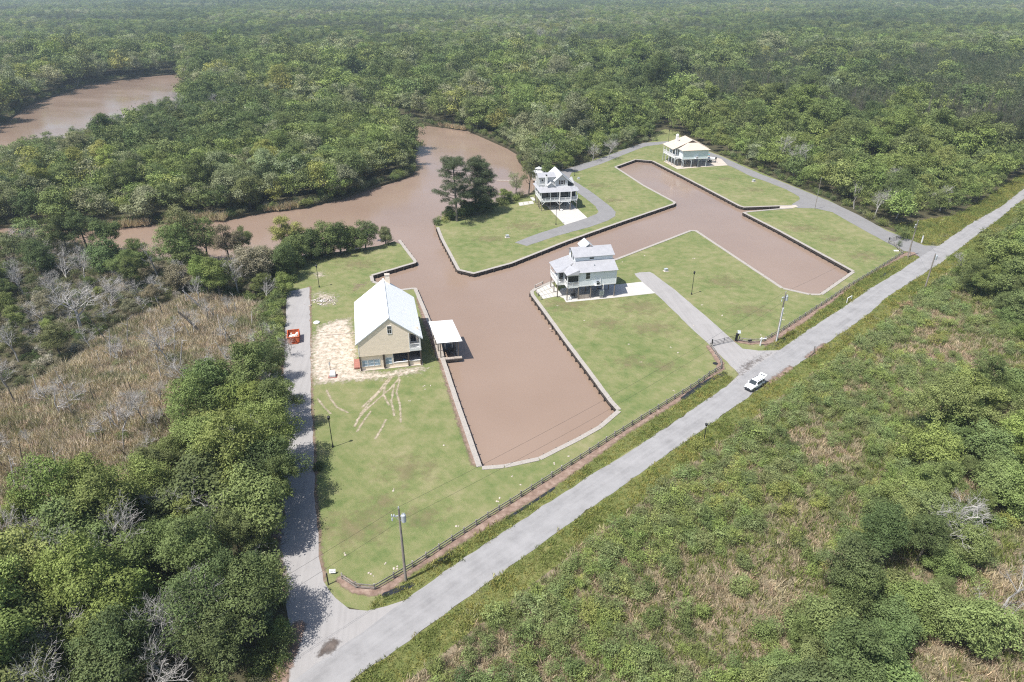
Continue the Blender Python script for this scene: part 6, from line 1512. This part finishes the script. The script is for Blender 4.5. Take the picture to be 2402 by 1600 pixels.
P_ = grid(w_field, .82, .5); q = zone_px(P_); P_ = P_[(q[:,0] > 500) & (q[:,0] < 2480) & (q[:,1] < 1660) & (q[:,1] > 480)]; P_ = P_[(sdist(P_, south_verge) < -.2) & (sdist(P_, w_main) < -4)]
n = len(P_); v = vnoise(P_, 10, 41)*.6+RNG.random(n)*.45; s = RNG.uniform(.6,1.3,n)
scatter('dry_field_grass', TUFT, np.c_[P_, np.zeros(n)], np.c_[s,s,s], turns(n, .15), tints(list(by(v, ['reedg','grassy','straw2','straw','pink'], [.28,.52,.68,.86]))))
vp = [grid(w_verge, .55), grid(w_verge2, .55), grid(south_verge, .55), grid(north_verge, .7), grid(w_pocket, .7), line_pts([(2100,538),(2160,530),(2230,540),(2290,500),(2402,425)], .05, 2.2), grid(GA([(600,1540),(690,1530),(650,1640),(560,1640)]), .6)]
vp = np.vstack(vp); q = zone_px(vp); vp = vp[(q[:,0] > 500) & (q[:,0] < 2480) & (q[:,1] < 1660)]; vp = vp[(sdist(vp, w_main) < -.15) & (sdist(vp, w_side) < -.3) & (sdist(vp, w_lot) < -.3) & (sdist(vp, w_ne) < -.3) & (sdist(vp, ml) < -.2) & (sdist(vp, ml2) < -.2)]
n = len(vp); v = vnoise(vp, 6, 51)*.6+RNG.random(n)*.45; s = RNG.uniform(.5,1.2,n)*(.55+.8*vnoise(vp, 3, 52))
scatter('verge_grass', VG, np.c_[vp, np.zeros(n)], np.c_[s,s,s], turns(n, .15), tints(list(by(v, ['grassy','grassy','goldgrass','reedg'], [.3,.55,.85]))))
# pale mud chimneys and bits on the lawns
pts = [(866,1347),(925,1333),(933,1333),(905,1321),(872,1349),(813,1298),(1165,1176),(1172,1170),(1299,1088),(1202,1117),(1220,1136),(1337,1070),(1074,1235),(923,1150),(1041,1045),(1581,918),(1590,828),(1574,815),(1502,850),(1696,740),(1648,716),(1626,764),(1785,786),(1836,735),(1836,750),(1512,600),(1459,615),(1627,606),(995,905),(1012,905),(1000,912),(962,940),(1475,808),(1370,752),(1290,770),(1306,717)]
mc = MB()
for u, v in pts:
    p = G(u, v)
    for k in range(2): a = RNG.uniform(0,6.28); d_ = RNG.uniform(0,.35); rr = RNG.uniform(.1,.2); mc.lathe([(rr,0),(rr*.8,.06),(rr*.3,.11)], 7, (p.x+d_*math.cos(a), p.y+d_*math.sin(a), 0))
tag(mc.build('pale_mud_mounds', M['tan_pad']), kind='stuff')

label_all()
# ------------------------------------------------------------------ air: the far woods fade towards blue
HAZE = 0.00017
if HAZE > 0:
    m = D.materials.new('haze'); m.use_nodes = True; nt = m.node_tree; nt.nodes.clear()
    out = nt.nodes.new('ShaderNodeOutputMaterial'); pv = nt.nodes.new('ShaderNodeVolumePrincipled')
    pv.inputs['Color'].default_value = (.72,.87,1.0,1); pv.inputs['Density'].default_value = HAZE; pv.inputs['Anisotropy'].default_value = .2
    nt.links.new(pv.outputs[0], out.inputs['Volume'])
    hz = MB().box(-9500,9500,-60,9500,-3.4,74).build('haze', m); tag(hz, kind='stuff')
